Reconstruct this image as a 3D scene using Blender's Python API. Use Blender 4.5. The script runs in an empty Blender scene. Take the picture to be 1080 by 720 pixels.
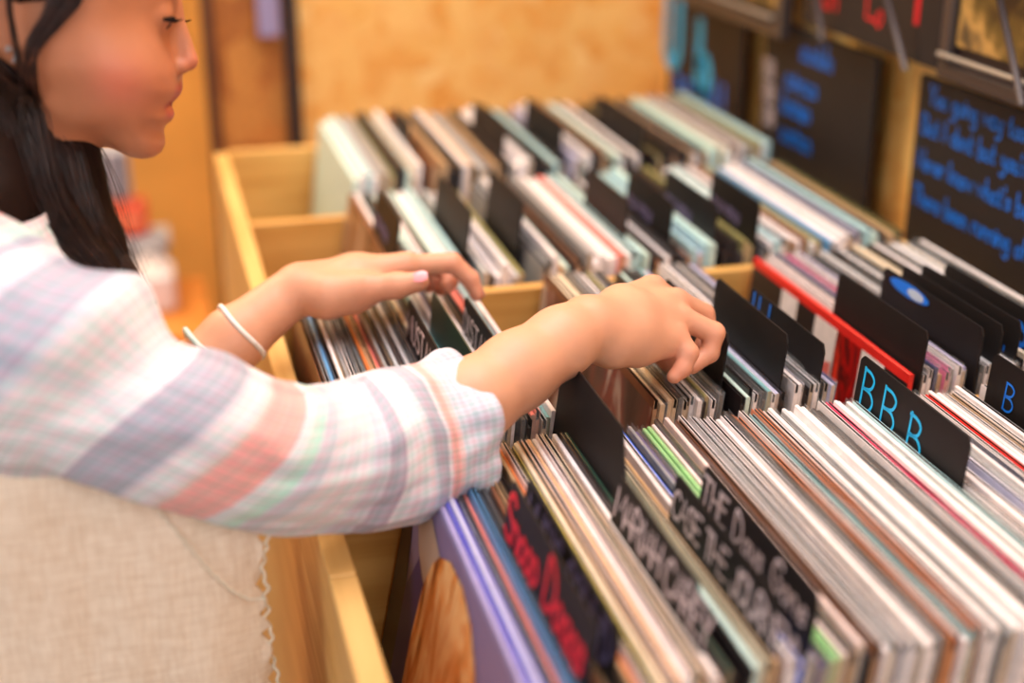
import bpy, math, random
import numpy as np
from mathutils import Vector, noise
random.seed(11)
C = bpy.context.scene
# ------------------------------------------------------------------ survey of the place
F = 1500.0; ZC = 1.51
PH = math.atan(600 / F); TH = math.atan(423 * math.cos(PH) / F)
_s, _c = math.sin(PH), math.cos(PH); _st, _ct = math.sin(TH), math.cos(TH)
FW = np.array([_st * _c, _ct * _c, -_s]); RT = np.array([_ct, -_st, 0.0]); UP = np.array([_st * _s, _ct * _s, _c])
CAM = np.array([0, 0, ZC])
def _ray(x, y): return FW + (x - 540) / F * RT - (y - 360) / F * UP
def PY(x, y, Y):
    d = _ray(x, y); return CAM + d * (Y / d[1])
def PX(x, y, X):
    d = _ray(x, y); return CAM + d * (X / d[0])
def PZ(x, y, z):
    d = _ray(x, y); return CAM + d * ((z - ZC) / d[2])

# ------------------------------------------------------------------ materials
MATS = {}
def srgb(r, g, b):
    f = lambda v: (v / 255 / 12.92) if v / 255 <= .04045 else ((v / 255 + .055) / 1.055) ** 2.4
    return (f(r), f(g), f(b))
def mat(name, rgb, rough=.6, metal=0, spec=.5, noise_amt=0.0, noise_scale=60, bump=0, bump_scale=200, emis=None, alpha=1, sss=0, trans=0, coat=0):
    if name in MATS: return MATS[name]
    m = bpy.data.materials.new(name); m.use_nodes = True; nt = m.node_tree; b = nt.nodes['Principled BSDF']
    b.inputs['Base Color'].default_value = (*rgb, 1); b.inputs['Roughness'].default_value = rough
    b.inputs['Metallic'].default_value = metal; b.inputs['Specular IOR Level'].default_value = spec
    b.inputs['Alpha'].default_value = alpha
    b.inputs['Transmission Weight'].default_value = trans
    b.inputs['Coat Weight'].default_value = coat
    if sss:
        b.inputs['Subsurface Weight'].default_value = sss; b.inputs['Subsurface Radius'].default_value = (.012, .004, .002); b.inputs['Subsurface Scale'].default_value = 1
    tc = nt.nodes.new('ShaderNodeTexCoord')
    if noise_amt:
        n = nt.nodes.new('ShaderNodeTexNoise'); n.inputs['Scale'].default_value = noise_scale; n.inputs['Detail'].default_value = 4
        nt.links.new(tc.outputs['Object'], n.inputs['Vector'])
        r = nt.nodes.new('ShaderNodeMapRange'); r.inputs[1].default_value = .3; r.inputs[2].default_value = .7
        r.inputs[3].default_value = 1 - noise_amt; r.inputs[4].default_value = 1 + noise_amt * .6
        nt.links.new(n.outputs[0], r.inputs[0])
        h = nt.nodes.new('ShaderNodeHueSaturation'); h.inputs['Color'].default_value = (*rgb, 1)
        nt.links.new(r.outputs[0], h.inputs['Value']); nt.links.new(h.outputs[0], b.inputs['Base Color'])
    if bump:
        n2 = nt.nodes.new('ShaderNodeTexNoise'); n2.inputs['Scale'].default_value = bump_scale
        nt.links.new(tc.outputs['Object'], n2.inputs['Vector'])
        bp = nt.nodes.new('ShaderNodeBump'); bp.inputs['Strength'].default_value = bump; bp.inputs['Distance'].default_value = .002
        nt.links.new(n2.outputs[0], bp.inputs['Height']); nt.links.new(bp.outputs[0], b.inputs['Normal'])
    if emis:
        b.inputs['Emission Color'].default_value = (*emis[:3], 1); b.inputs['Emission Strength'].default_value = emis[3]
    MATS[name] = m; return m

def ramp_node(nt, stops, interp='LINEAR'):
    r = nt.nodes.new('ShaderNodeValToRGB'); cr = r.color_ramp; cr.interpolation = interp
    while len(cr.elements) > 1: cr.elements.remove(cr.elements[-1])
    cr.elements[0].position = stops[0][0]; cr.elements[0].color = (*stops[0][1], 1)
    for p, c in stops[1:]:
        e = cr.elements.new(p); e.color = (*c, 1)
    return r

def wood_mat(name, c1, c2, axis='Y', scale=1.0, rough=.5):
    if name in MATS: return MATS[name]
    m = bpy.data.materials.new(name); m.use_nodes = True; nt = m.node_tree; b = nt.nodes['Principled BSDF']
    tc = nt.nodes.new('ShaderNodeTexCoord'); mp = nt.nodes.new('ShaderNodeMapping')
    sc = {'Y': (30, 2.5, 30), 'X': (2.5, 30, 30), 'Z': (30, 30, 2.5)}[axis]
    mp.inputs['Scale'].default_value = [v * scale for v in sc]
    nt.links.new(tc.outputs['Object'], mp.inputs[0])
    n = nt.nodes.new('ShaderNodeTexNoise'); n.inputs['Scale'].default_value = 1.6; n.inputs['Detail'].default_value = 5; n.inputs['Distortion'].default_value = .5
    nt.links.new(mp.outputs[0], n.inputs['Vector'])
    r = ramp_node(nt, [(.3, c1), (.7, c2)]); nt.links.new(n.outputs[0], r.inputs[0]); nt.links.new(r.outputs[0], b.inputs['Base Color'])
    b.inputs['Roughness'].default_value = rough
    MATS[name] = m; return m

def osb_mat(name, cols, scale=14):
    m = bpy.data.materials.new(name); m.use_nodes = True; nt = m.node_tree; b = nt.nodes['Principled BSDF']
    tc = nt.nodes.new('ShaderNodeTexCoord')
    n0 = nt.nodes.new('ShaderNodeTexNoise'); n0.inputs['Scale'].default_value = 6
    nt.links.new(tc.outputs['Object'], n0.inputs['Vector'])
    mx = nt.nodes.new('ShaderNodeMixRGB'); mx.inputs[0].default_value = .08
    nt.links.new(tc.outputs['Object'], mx.inputs[1]); nt.links.new(n0.outputs['Color'], mx.inputs[2])
    v = nt.nodes.new('ShaderNodeTexVoronoi'); v.inputs['Scale'].default_value = scale
    nt.links.new(mx.outputs[0], v.inputs['Vector'])
    sp = nt.nodes.new('ShaderNodeSeparateColor'); nt.links.new(v.outputs['Color'], sp.inputs[0])
    r = ramp_node(nt, [(0, cols[0]), (.35, cols[1]), (.7, cols[2]), (1, cols[3])]); nt.links.new(sp.outputs[0], r.inputs[0])
    n = nt.nodes.new('ShaderNodeTexNoise'); n.inputs['Scale'].default_value = 90; n.inputs['Detail'].default_value = 3
    nt.links.new(tc.outputs['Object'], n.inputs['Vector'])
    mm = nt.nodes.new('ShaderNodeMixRGB'); mm.blend_type = 'SOFT_LIGHT'; mm.inputs[0].default_value = .6
    nt.links.new(r.outputs[0], mm.inputs[1]); nt.links.new(n.outputs[0], mm.inputs[2])
    nt.links.new(mm.outputs[0], b.inputs['Base Color']); b.inputs['Roughness'].default_value = .6
    MATS[name] = m; return m

# ------------------------------------------------------------------ mesh helpers
def mk(name, verts, faces, mats, parent=None, fm=None, smooth=False, uv=None, loc=None):
    me = bpy.data.meshes.new(name)
    me.from_pydata([tuple(map(float, v)) for v in verts], [], [tuple(map(int, f)) for f in faces]); 
    if not isinstance(mats, (list, tuple)): mats = [mats]
    for m in mats: me.materials.append(m)
    if fm is not None: me.polygons.foreach_set('material_index', fm)
    if smooth: me.polygons.foreach_set('use_smooth', [True] * len(me.polygons))
    if uv is not None:
        l = me.uv_layers.new(name='UVMap'); li = np.empty(len(me.loops), int); me.loops.foreach_get('vertex_index', li)
        l.data.foreach_set('uv', np.asarray(uv, float)[li].ravel())
    me.update()
    o = bpy.data.objects.new(name, me); C.collection.objects.link(o)
    if parent: o.parent = parent
    if loc is not None: o.location = loc
    return o
def empty(name, loc=(0, 0, 0), rz=0):
    o = bpy.data.objects.new(name, None); C.collection.objects.link(o); o.location = loc; o.rotation_euler[2] = rz; o.empty_display_size = .05
    return o
def tag(o, label=None, cat=None, group=None, kind=None):
    if label: o['label'] = label
    if cat: o['category'] = cat
    if group: o['group'] = group
    if kind: o['kind'] = kind
    return o
def xp(a, b): return np.array((a[1] * b[2] - a[2] * b[1], a[2] * b[0] - a[0] * b[2], a[0] * b[1] - a[1] * b[0]))
class MB:
    def __init__(s): s.v = []; s.f = []; s.m = []
    def add(s, v, f, mi=0):
        n = len(s.v); s.v += [tuple(p) for p in v]; s.f += [tuple(i + n for i in q) for q in f]; s.m += [mi] * len(f); return s
    def box(s, x0, x1, y0, y1, z0, z1, mi=0, b=.0015):
        # box with chamfered edges
        bb = min(b, (x1 - x0) * .3, (y1 - y0) * .3, (z1 - z0) * .3)
        v = []; idx = {}
        for ix, x in enumerate((x0, x1)):
            for iy, y in enumerate((y0, y1)):
                for iz, z in enumerate((z0, z1)):
                    sx, sy, sz = (1, -1)[ix], (1, -1)[iy], (1, -1)[iz]
                    idx[ix, iy, iz] = len(v)
                    v += [(x, y + sy * bb, z + sz * bb), (x + sx * bb, y, z + sz * bb), (x + sx * bb, y + sy * bb, z)]
        f = []
        I = lambda a, b_, c, k: idx[a, b_, c] + k
        for a in (0, 1):
            q = [I(a, 0, 0, 0), I(a, 1, 0, 0), I(a, 1, 1, 0), I(a, 0, 1, 0)]; f.append(q if a else q[::-1])
            q = [I(0, a, 0, 1), I(0, a, 1, 1), I(1, a, 1, 1), I(1, a, 0, 1)]; f.append(q if a else q[::-1])
            q = [I(0, 0, a, 2), I(1, 0, a, 2), I(1, 1, a, 2), I(0, 1, a, 2)]; f.append(q if a else q[::-1])
            for c in (0, 1):
                q = [I(0, a, c, 1), I(1, a, c, 1), I(1, a, c, 2), I(0, a, c, 2)]; f.append(q if a == c else q[::-1])
                q = [I(a, 0, c, 0), I(a, 1, c, 0), I(a, 1, c, 2), I(a, 0, c, 2)]; f.append(q[::-1] if a == c else q)
                q = [I(a, c, 0, 0), I(a, c, 1, 0), I(a, c, 1, 1), I(a, c, 0, 1)]; f.append(q if a == c else q[::-1])
                for d in (0, 1):
                    q = [I(a, c, d, 0), I(a, c, d, 1), I(a, c, d, 2)]; f.append(q if (a + c + d) % 2 else q[::-1])
        return s.add(v, f, mi)
    def tube(s, pts, rad, n=8, mi=0, cap=True):
        P = [np.array(p, float) for p in pts]; R = rad if hasattr(rad, '__len__') else [rad] * len(P)
        rings = []; up = np.array([.13, .21, .97]); an = np.arange(n) * 2 * math.pi / n; cs = np.stack([np.cos(an), np.sin(an)], 1)
        for i, p in enumerate(P):
            t = P[min(i + 1, len(P) - 1)] - P[max(i - 1, 0)]; t = t / (math.sqrt(t @ t) + 1e-9)
            if abs(t @ up) > .95: up = np.array([.97, .1, .15])
            a = xp(t, up); a /= math.sqrt(a @ a); b = xp(t, a); up = xp(a, t)
            rings.append(list(p + R[i] * (cs[:, :1] * a + cs[:, 1:] * b)))
        v = [q for r in rings for q in r]; f = []
        for i in range(len(P) - 1):
            for k in range(n):
                f.append((i * n + k, i * n + (k + 1) % n, (i + 1) * n + (k + 1) % n, (i + 1) * n + k))
        if cap: f.append(tuple(range(n))); f.append(tuple((len(P) - 1) * n + k for k in range(n))[::-1])
        return s.add(v, f, mi)
    def build(s, name, mats, parent=None, smooth=False, loc=None):
        return mk(name, s.v, s.f, mats, parent, s.m, smooth, loc=loc)

def catmull(P, n):
    P = np.asarray(P, float); m = len(P); out = []
    t = np.linspace(0, m - 1, n)
    Q = np.vstack([2 * P[0] - P[1], P, 2 * P[-1] - P[-2]])
    for x in t:
        i = min(int(x), m - 2); u = x - i; a, b, c, d = Q[i], Q[i + 1], Q[i + 2], Q[i + 3]
        out.append(.5 * ((2 * b) + (-a + c) * u + (2 * a - 5 * b + 4 * c - d) * u * u + (-a + 3 * b - 3 * c + d) * u ** 3))
    return np.array(out)

# ------------------------------------------------------------------ hand lettering (single strokes)
GL = {
 'A': (.7, "0,0 .35,1 .7,0|.12,.35 .58,.35"), 'B': (.6, "0,0 0,1|0,1 .3,.98 .5,.85 .45,.65 .3,.55 .05,.5|.05,.5 .4,.48 .58,.3 .5,.08 .25,-.02 0,.03"),
 'C': (.6, ".58,.85 .4,1 .15,.9 .02,.55 .08,.2 .3,0 .58,.12"), 'D': (.62, "0,0 0,1 .35,.92 .6,.6 .55,.25 .3,.03 0,0"),
 'E': (.55, ".52,1 0,1 0,0 .55,0|0,.52 .42,.52"), 'F': (.5, ".5,1 0,1 0,0|0,.52 .4,.52"), 'G': (.65, ".6,.85 .4,1 .12,.88 0,.5 .12,.12 .4,0 .62,.15 .62,.45 .38,.45"),
 'H': (.6, "0,0 0,1|.6,0 .6,1|0,.5 .6,.5"), 'I': (.2, ".1,0 .1,1"), 'J': (.5, ".45,1 .45,.2 .3,0 .1,.05 0,.25"), 'K': (.55, "0,0 0,1|.52,1 .02,.45 .55,0"),
 'L': (.5, "0,1 0,0 .5,0"), 'M': (.8, "0,0 .08,1 .4,.35 .72,1 .8,0"), 'N': (.65, "0,0 0,1 .62,0 .62,1"), 'O': (.65, ".32,1 .08,.85 0,.5 .1,.12 .34,0 .58,.15 .65,.5 .56,.88 .32,1"),
 'P': (.55, "0,0 0,1 .4,.95 .55,.75 .42,.5 0,.45"), 'R': (.6, "0,0 0,1 .4,.95 .55,.75 .42,.52 0,.48|.25,.48 .6,0"), 'S': (.55, ".52,.88 .3,1 .06,.88 .08,.65 .45,.42 .54,.18 .3,0 0,.12"),
 'T': (.6, "0,1 .6,1|.3,1 .3,0"), 'U': (.6, "0,1 0,.25 .15,.02 .42,.02 .6,.25 .6,1"), 'V': (.6, "0,1 .3,0 .6,1"), 'W': (.85, "0,1 .2,0 .42,.7 .65,0 .85,1"), 'Y': (.6, "0,1 .3,.5 .6,1|.3,.5 .3,0"), 'Z': (.55, "0,1 .55,1 0,0 .55,0"),
 'a': (.45, ".4,.45 .2,.5 .02,.28 .1,.02 .3,.05 .4,.3|.42,.5 .4,.1 .47,0"), 'b': (.42, "0,1 .02,0 .28,0 .42,.22 .3,.45 .03,.35"), 'c': (.38, ".38,.42 .2,.5 .02,.3 .08,.05 .38,.05"),
 'd': (.45, ".4,.35 .2,.48 .02,.25 .12,0 .4,.1|.42,1 .4,.1 .46,0"), 'e': (.42, ".04,.25 .38,.3 .3,.5 .1,.45 .02,.2 .15,0 .4,.08"), 'f': (.35, ".36,.95 .2,1 .12,.8 .12,0|0,.5 .32,.5"),
 'g': (.42, ".38,.42 .18,.5 .02,.28 .15,.05 .38,.2|.4,.5 .4,-.25 .2,-.42 .02,-.3"), 'h': (.42, "0,1 0,0|0,.35 .2,.5 .38,.35 .4,0"), 'i': (.12, ".05,.5 .06,0|.05,.68 .06,.72"), 'k': (.4, "0,1 0,0|.36,.5 .03,.22 .4,0"),
 'l': (.12, ".05,1 .06,0"), 'm': (.65, "0,.5 0,0|0,.35 .18,.5 .3,.35 .3,0|.3,.35 .48,.5 .6,.35 .62,0"), 'n': (.42, "0,.5 0,0|0,.35 .2,.5 .38,.35 .4,0"), 'o': (.42, ".2,.5 .02,.3 .08,.03 .25,0 .4,.2 .36,.45 .2,.5"),
 'p': (.42, "0,.5 0,-.4|0,.4 .22,.5 .4,.25 .25,.02 .02,.1"), 'r': (.32, "0,.5 .02,0|.02,.3 .15,.48 .32,.45"), 's': (.35, ".33,.42 .15,.5 .03,.38 .3,.18 .22,.02 0,.05"), 't': (.34, ".14,.85 .14,.08 .3,.02|0,.52 .32,.52"),
 'u': (.42, "0,.5 .02,.1 .2,0 .38,.15|.4,.5 .4,0"), 'v': (.38, "0,.5 .18,0 .38,.5"), 'w': (.55, "0,.5 .13,0 .28,.4 .42,0 .55,.5"), 'y': (.4, "0,.5 .05,.2 .2,.08 .38,.25|.4,.5 .36,-.2 .15,-.42 0,-.32"), "'": (.1, ".05,1 .03,.8"), ' ': (.35, "")}
def lettering(name, text, origin, du, dv, h, mt, parent, stroke=.12, track=.16, jit=.03, seed=1, off=None):
    """strokes painted on a flat face: origin lower left, du/dv unit vectors of reading and height direction"""
    rnd = random.Random(seed); o = np.array(origin, float); du = np.array(du, float); dv = np.array(dv, float); w = np.array(off, float)
    V = []; Fc = []; x = 0; hw = stroke * h / 2
    for ch in text:
        wd, st = GL[ch]
        for sp in [q for q in st.split('|') if q]:
            p = np.array([[float(k) for k in q.split(',')] for q in sp.split()])
            if len(p) > 2 and ch not in 'AEFHIKLMNTVWZkvw': p = catmull(p, len(p) * 4)
            p = p + np.array([rnd.uniform(-jit, jit), rnd.uniform(-jit, jit)])
            pts = (p + [x, 0]) * h
            n = len(pts); base = len(V)
            for i in range(n):
                t = pts[min(i + 1, n - 1)] - pts[max(i - 1, 0)]; t = t / (np.linalg.norm(t) + 1e-9); nn = np.array([-t[1], t[0]]); e = 0
                if i == 0: e = -hw
                if i == n - 1: e = hw
                for sg in (1, -1):
                    q = pts[i] + nn * hw * sg + t * e * .7; V.append(o + du * q[0] + dv * q[1] + w)
            for i in range(n - 1): Fc.append((base + 2 * i, base + 2 * i + 1, base + 2 * i + 3, base + 2 * i + 2))
        x += wd + track
    return mk(name, V, Fc, mt, parent), x * h
# ================================================================== the shop
BOARD1, BOARD2 = srgb(205, 160, 92), srgb(232, 192, 122)
M_ply = wood_mat('plywood', srgb(206, 156, 84), srgb(228, 184, 112), 'Y')
M_plyx = wood_mat('plywood_cross', srgb(200, 144, 66), srgb(226, 176, 98), 'X')
M_plyz = wood_mat('plywood_face', srgb(190, 134, 62), srgb(208, 156, 80), 'Z')
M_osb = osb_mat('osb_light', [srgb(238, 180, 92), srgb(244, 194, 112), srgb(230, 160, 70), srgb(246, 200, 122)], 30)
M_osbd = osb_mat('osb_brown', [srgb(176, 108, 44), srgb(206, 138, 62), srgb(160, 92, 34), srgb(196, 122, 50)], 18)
M_blackwood = mat('black_stain', srgb(46, 32, 30), .5, noise_amt=.2)
M_darkpost = mat('dark_brown_wood', srgb(92, 50, 24), .5, noise_amt=.3)
M_floor = mat('concrete', srgb(150, 130, 112), .5, noise_amt=.25, noise_scale=5)
M_ceil = mat('ceiling_paint', srgb(205, 195, 185), .8)
M_card = mat('black_card', srgb(24, 20, 21), .55, spec=.28, noise_amt=.15, noise_scale=25)
M_chalkboard = mat('chalkboard', srgb(27, 19, 20), .6, noise_amt=.2, noise_scale=12)
INK_CY = mat('cyan_marker', srgb(24, 190, 250), .5); INK_BL = mat('blue_marker', srgb(4, 118, 232), .5)
INK_W = mat('white_chalk', srgb(222, 205, 210), .7, noise_amt=.15, noise_scale=300); INK_R = mat('red_marker', srgb(215, 24, 40), .5)
INK_LIL = mat('lilac_chalk', srgb(120, 108, 150), .7); INK_TEAL = mat('teal_marker', srgb(10, 90, 110), .6)

def room():
    def box(name, b, m, kind='structure'):
        o = MB().box(*b).build(name, m); o['kind'] = kind; return o
    box('floor', (-3, 3, -2.5, 4.2, -.05, 0), M_floor)
    box('ceiling', (-3, 3, -2.5, 4.2, 3.0, 3.05), M_ceil)
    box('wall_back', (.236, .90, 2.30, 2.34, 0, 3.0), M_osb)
    box('wall_far', (-3, .6, 3.3, 3.34, 0, 3.0), mat('amber_wall', srgb(250, 178, 84), .6, noise_amt=.25, noise_scale=4))
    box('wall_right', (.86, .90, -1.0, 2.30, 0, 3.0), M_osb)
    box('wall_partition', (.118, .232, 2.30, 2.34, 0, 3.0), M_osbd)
    box('trim_1', (.225, .247, 2.27, 2.30, 0, 3.0), M_blackwood)
    box('trim_2', (.100, .118, 2.28, 2.34, 0, 3.0), M_darkpost)
room()

# ------------------------------------------------------------------ the record bin (one piece of furniture)
ROWY = {1: (.607, .922), 2: (.957, 1.272), 3: (1.306, 1.620), 4: (1.642, 1.957)}
FLZ = {1: .738, 2: .738, 3: .738, 4: .752}
bin_ = empty('record_bin', (.09, .58, 0)); tag(bin_, 'long pale plywood record bin with open compartments under the rows of records', 'record bin')
def bpart(name, b, m, label=None):
    x0, x1, y0, y1, z0, z1 = b
    o = MB().box(x0 - .09, x1 - .09, y0 - .58, y1 - .58, z0, z1, b=.0012).build(name, m, bin_)
    return o
bpart('side_panel', (.0885, .107, .575, .812, .12, 1.02), M_ply)
bpart('side_panel', (.0885, .107, .8135, 1.968, .12, 1.02), M_ply)
bpart('side_panel', (.800, .816, .575, 1.968, .12, 1.02), M_ply)
bpart('front_panel', (.1075, .7995, .578, .592, .12, 1.0), M_plyx)
bpart('partition', (.1075, .7995, .931, .945, .736, 1.032), M_plyx)
bpart('partition', (.1075, .7995, 1.283, 1.297, .736, 1.035), M_plyx)
bpart('partition', (.1075, .7995, 1.624, 1.638, .736, 1.018), M_plyx)
bpart('back_panel', (.1075, .7995, 1.960, 1.974, .12, 1.022), M_plyx)
bpart('shelf_board', (.1075, .7995, .5925, 1.9595, .716, .735), M_plyz)
bpart('plinth', (.12, .78, .60, 1.94, 0, .12), M_blackwood)

# ------------------------------------------------------------------ boards hung along the right wall
def sign(Y0, Y1, z0, z1, X, label, lean=0, rest=()):
    t = empty('blackboard_sign', (X, (Y0 + Y1) / 2, z0)); tag(t, label, 'blackboard sign', 'blackboard signs along the right wall')
    w = (Y1 - Y0) / 2
    MB().box(0, .008, -w, w, 0, z1 - z0, b=.0015).build('board', M_chalkboard, t)
    for y in (-w * .9, w * .9 - .012): MB().box(.0082, .034, y, y + .012, .02, .05).build('wall_bracket', M_blackwood, t)
    return t, w
def sign_text(t, w, X, px, text, h, ink, stroke=.13, seed=1, track=.16):
    p = PX(px[0], px[1], X - .0006); o = (-.0006, p[1] - t.location[1], p[2] - t.location[2])
    lettering('lettering', text, o, (0, -1, 0), (0, 0, 1), h, ink, t, stroke, track=track, seed=seed, off=(0, 0, 0))
XS = .826
t, w = sign(.90, PX(960, 180, XS)[1], .93, PX(972, 78, XS)[2], XS, 'blackboard covered in four lines of blue handwriting beside the middle rows')
for i, (px, s) in enumerate([((980, 109), "You going way too fas"), ((972, 139), "But I dont but you're y"), ((967, 175), "Never know what's bet"), ((963, 212), "There been running of wo")]):
    sign_text(t, w, XS, px, s, .0205, INK_BL, .15, seed=i, track=.12)
t, w = sign(PX(922, 100, XS)[1], PX(806, 60, XS)[1], .93, PX(860, 36, XS)[2], XS, 'blackboard with white capitals beside four short blue lines, between two bare wall strips')
for i, (px, s) in enumerate([((845, 62), "muntulu"), ((829, 90), "nuiwrum"), ((825, 116), "luminen"), ((824, 146), "umrinun")]):
    sign_text(t, w, XS, px, s, .026, INK_BL, .2, seed=10 + i, track=.08)
for px in ((806, 78), (806, 103), (806, 128)):
    sign_text(t, w, XS, px, "BB", .022, INK_W, .22, seed=21)
sign_text(t, w, XS, (783, 178), "nuam", .026, INK_TEAL, .2, seed=5)
t, w = sign(PX(782, 80, XS)[1], PX(706, 60, XS)[1], .93, 1.27, XS, 'blackboard with large sky-blue letters and a yellow sticker in the far corner')
sign_text(t, w, XS, (702, 62), "U", .095, INK_CY, .26, seed=3)
sign_text(t, w, XS, (736, 90), "b", .095, INK_CY, .28, seed=4)
sign_text(t, w, XS, (712, 96), "nuwm", .05, INK_BL, .2, seed=6)
sign_text(t, w, XS, (745, 118), "nU", .05, INK_BL, .22, seed=7)
p = PX(748, 130, XS); m = MB(); cy, cz = p[1] - t.location[1], p[2] - t.location[2]
v = [(-.0012, cy + .032 * math.cos(a), cz + .024 * math.sin(a)) for a in np.linspace(0, 2 * math.pi, 24, endpoint=False)] + [(-.0002, cy + .032 * math.cos(a), cz + .024 * math.sin(a)) for a in np.linspace(0, 2 * math.pi, 24, endpoint=False)]
MB().add(v, [tuple(range(24))] + [(i, (i + 1) % 24, 24 + (i + 1) % 24, 24 + i) for i in range(24)]).build('sticker', mat('yellow_sticker', srgb(176, 170, 20), .5), t)

# upper tier: black sign with red writing, framed pictures, hanging straps
def panel_thing(name, label, cat, Y0, Y1, z0, z1, X, m, thick=.02, group=None):
    t = empty(name, (X, (Y0 + Y1) / 2, z0)); tag(t, label, cat, group); w = (Y1 - Y0) / 2
    return t, w, z1 - z0
a = PX(845, 34, .80); b = PX(986, 78, .80)
t, w, hh = panel_thing('hanging_sign', 'black hanging sign with red lettering above the blackboards', 'hanging sign', b[1], a[1], b[2] + .004, 1.62, .80, None)
MB().box(0, .012, -w, w, 0, hh).build('board', M_chalkboard, t)
for i, (px, s, h) in enumerate([((868, 7), "un", .036), ((914, 18), "L", .040), ((924, 26), "o", .032), ((962, 22), "I", .08)]):
    sign_text(t, w, .80, px, s, h, INK_R, .13, seed=30 + i)
def olive_print():
    m = bpy.data.materials.new('olive_print'); m.use_nodes = True; nt = m.node_tree; b = nt.nodes['Principled BSDF']
    tc = nt.nodes.new('ShaderNodeTexCoord'); n = nt.nodes.new('ShaderNodeTexNoise'); n.inputs['Scale'].default_value = 16; n.inputs['Detail'].default_value = 5
    nt.links.new(tc.outputs['Object'], n.inputs['Vector'])
    r = ramp_node(nt, [(.35, srgb(38, 28, 22)), (.5, srgb(110, 88, 42)), (.6, srgb(196, 152, 84)), (.7, srgb(90, 74, 50))]); nt.links.new(n.outputs[0], r.inputs[0])
    nt.links.new(r.outputs[0], b.inputs['Base Color']); b.inputs['Roughness'].default_value = .35; return m
M_olive = olive_print()
def framed(name, label, pa, pb, X, ztop):
    a = PX(*pa, X); b = PX(*pb, X); z0 = min(a[2], b[2])
    t, w, hh = panel_thing(name, label, 'framed picture', b[1], a[1], z0, ztop, X, None, group='framed pictures above the blackboards')
    MB().box(.006, .014, -w, w, 0, hh).build('backing', M_blackwood, t)
    MB().box(.003, .0058, -w + .02, w - .02, .034, hh - .02).build('print', M_olive, t)
    f = MB(); f.box(-.004, .0058, -w, w, 0, .014); f.box(-.004, .0058, -w, w, hh - .018, hh); f.box(-.004, .0058, -w, -w + .018, .0142, hh - .0182); f.box(-.004, .0058, w - .018, w, .0142, hh - .0182)
    f.build('frame', mat('grey_frame', srgb(70, 60, 56), .3), t)
    MB().box(-.010, -.0042, -w + .02, w - .005, .022, .027).build('ledge', mat('aluminium', srgb(170, 170, 165), .3, metal=.6), t)
framed('picture_frame', 'framed olive and gold print in a grey frame, over the four-line blackboard', (990, 80), (1160, 140), .80, 1.62)
framed('picture_frame', 'framed brown and yellow print hanging at the far end by the black hanging sign', (715, -2), (826, 26), .80, 1.55)
for i, (p0, p1, lb) in enumerate([((853, -60), (867, 42), 'thin dark hanging strap at the far edge of the red-lettered sign'), ((920, -60), (955, 74), 'thin dark hanging strap at the near edge of the red-lettered sign'), ((1042, -60), (1078, 110), 'thin dark hanging strap crossing the olive framed print')]):
    a = PX(*p0, .765); b = PX(*p1, .790)
    o = MB().tube([b - a, (0, 0, 0)], .0035, 8).build('hanging_strap', mat('strap_grey', srgb(74, 62, 60), .5), smooth=True, loc=tuple(a)); tag(o, lb, 'strap', 'hanging straps on the right wall')

# ------------------------------------------------------------------ things out of focus behind the girl
def bench():
    t = empty('display_bench', (-.12, 2.45, 0)); tag(t, 'low orange wooden display bench standing beyond the bin, behind the girl', 'bench')
    m = mat('orange_wood', srgb(226, 140, 58), .5, noise_amt=.2, noise_scale=20)
    MB().box(-.26, .20, -.15, .15, .60, .625).build('bench_top', m, t)
    for x in (-.24, .17):
        for y in (-.13, .11): MB().box(x, x + .025, y, y + .025, 0, .5995).build('leg', m, t)
bench()
def parcel(name, label, cat, px0, px1, Y, d, mt, extra=None, z0=None):
    a = PY(px0[0], px0[1], Y); b = PY(px1[0], px1[1], Y)
    x0, x1 = a[0], b[0]; zt, zb = a[2], (z0 if z0 is not None else b[2])
    t = empty(name, ((x0 + x1) / 2, Y + d / 2, zb)); tag(t, label, cat); w = (x1 - x0) / 2; h = zt - zb
    MB().box(-w, w, -d / 2, d / 2, 0, h, b=.01).build('body', mt, t)
    return t, w, h
t, w, h = parcel('paper_bag', 'white paper carrier bag with rounded handles on the orange bench', 'bag', (136, 292), (188, 330), 2.42, .10, mat('white_paper', srgb(240, 226, 222), .7), z0=.6252)
for y in (-.03, .03): m = MB(); m.tube([(w * .6 * math.cos(a), y, h - .003 + .03 * math.sin(a)) for a in np.linspace(0, math.pi, 14)], .004, 6); m.build('handle', mat('white_cord', srgb(230, 220, 215), .7), t, smooth=True)
t, w, h = parcel('storage_crate', 'teal grey plastic crate at the back of the orange bench', 'crate', (112, 255), (180, 300), 2.54, .06, mat('teal_grey', srgb(120, 132, 138), .5), z0=.6252)
MB().box(-w - .006, w + .006, -.036, .036, h - .015, h + .003).build('rim', mat('pale_grey', srgb(180, 184, 188), .5), t)
zc = float(h + .6252 + .0035)
t, w, h = parcel('cardboard_carton', 'orange-red carton standing on the teal grey crate', 'carton', (98, 216), (160, 262), 2.54, .055, mat('orange_red', srgb(236, 96, 56), .5), z0=zc)
MB().box(-w * .8, w * .8, -.002, .002, h * .35, h * .6).build('label_band', mat('salmon', srgb(240, 140, 100), .5), t, loc=(0, -.0296, 0))
z2 = zc + float(h) + .0005
t, w, h = parcel('magazine_stack', 'grey striped magazine file standing on the orange-red carton', 'magazine file', (84, 158), (140, 216), 2.545, .045, mat('grey_stripes', srgb(176, 172, 176), .6), z0=z2)
for k in range(5): MB().box(-w + k * w * .42, -w + k * w * .42 + .006, -.024, -.0226, .01, h - .01).build('spine', mat('slate', srgb(70, 72, 92), .6), t)
o = None
a = PY(285, 40, 2.255)
t = empty('hanging_tag', (a[0], 2.265, a[2])); tag(t, 'small lavender tag hanging by a cord on the brown board wall', 'tag')
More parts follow.
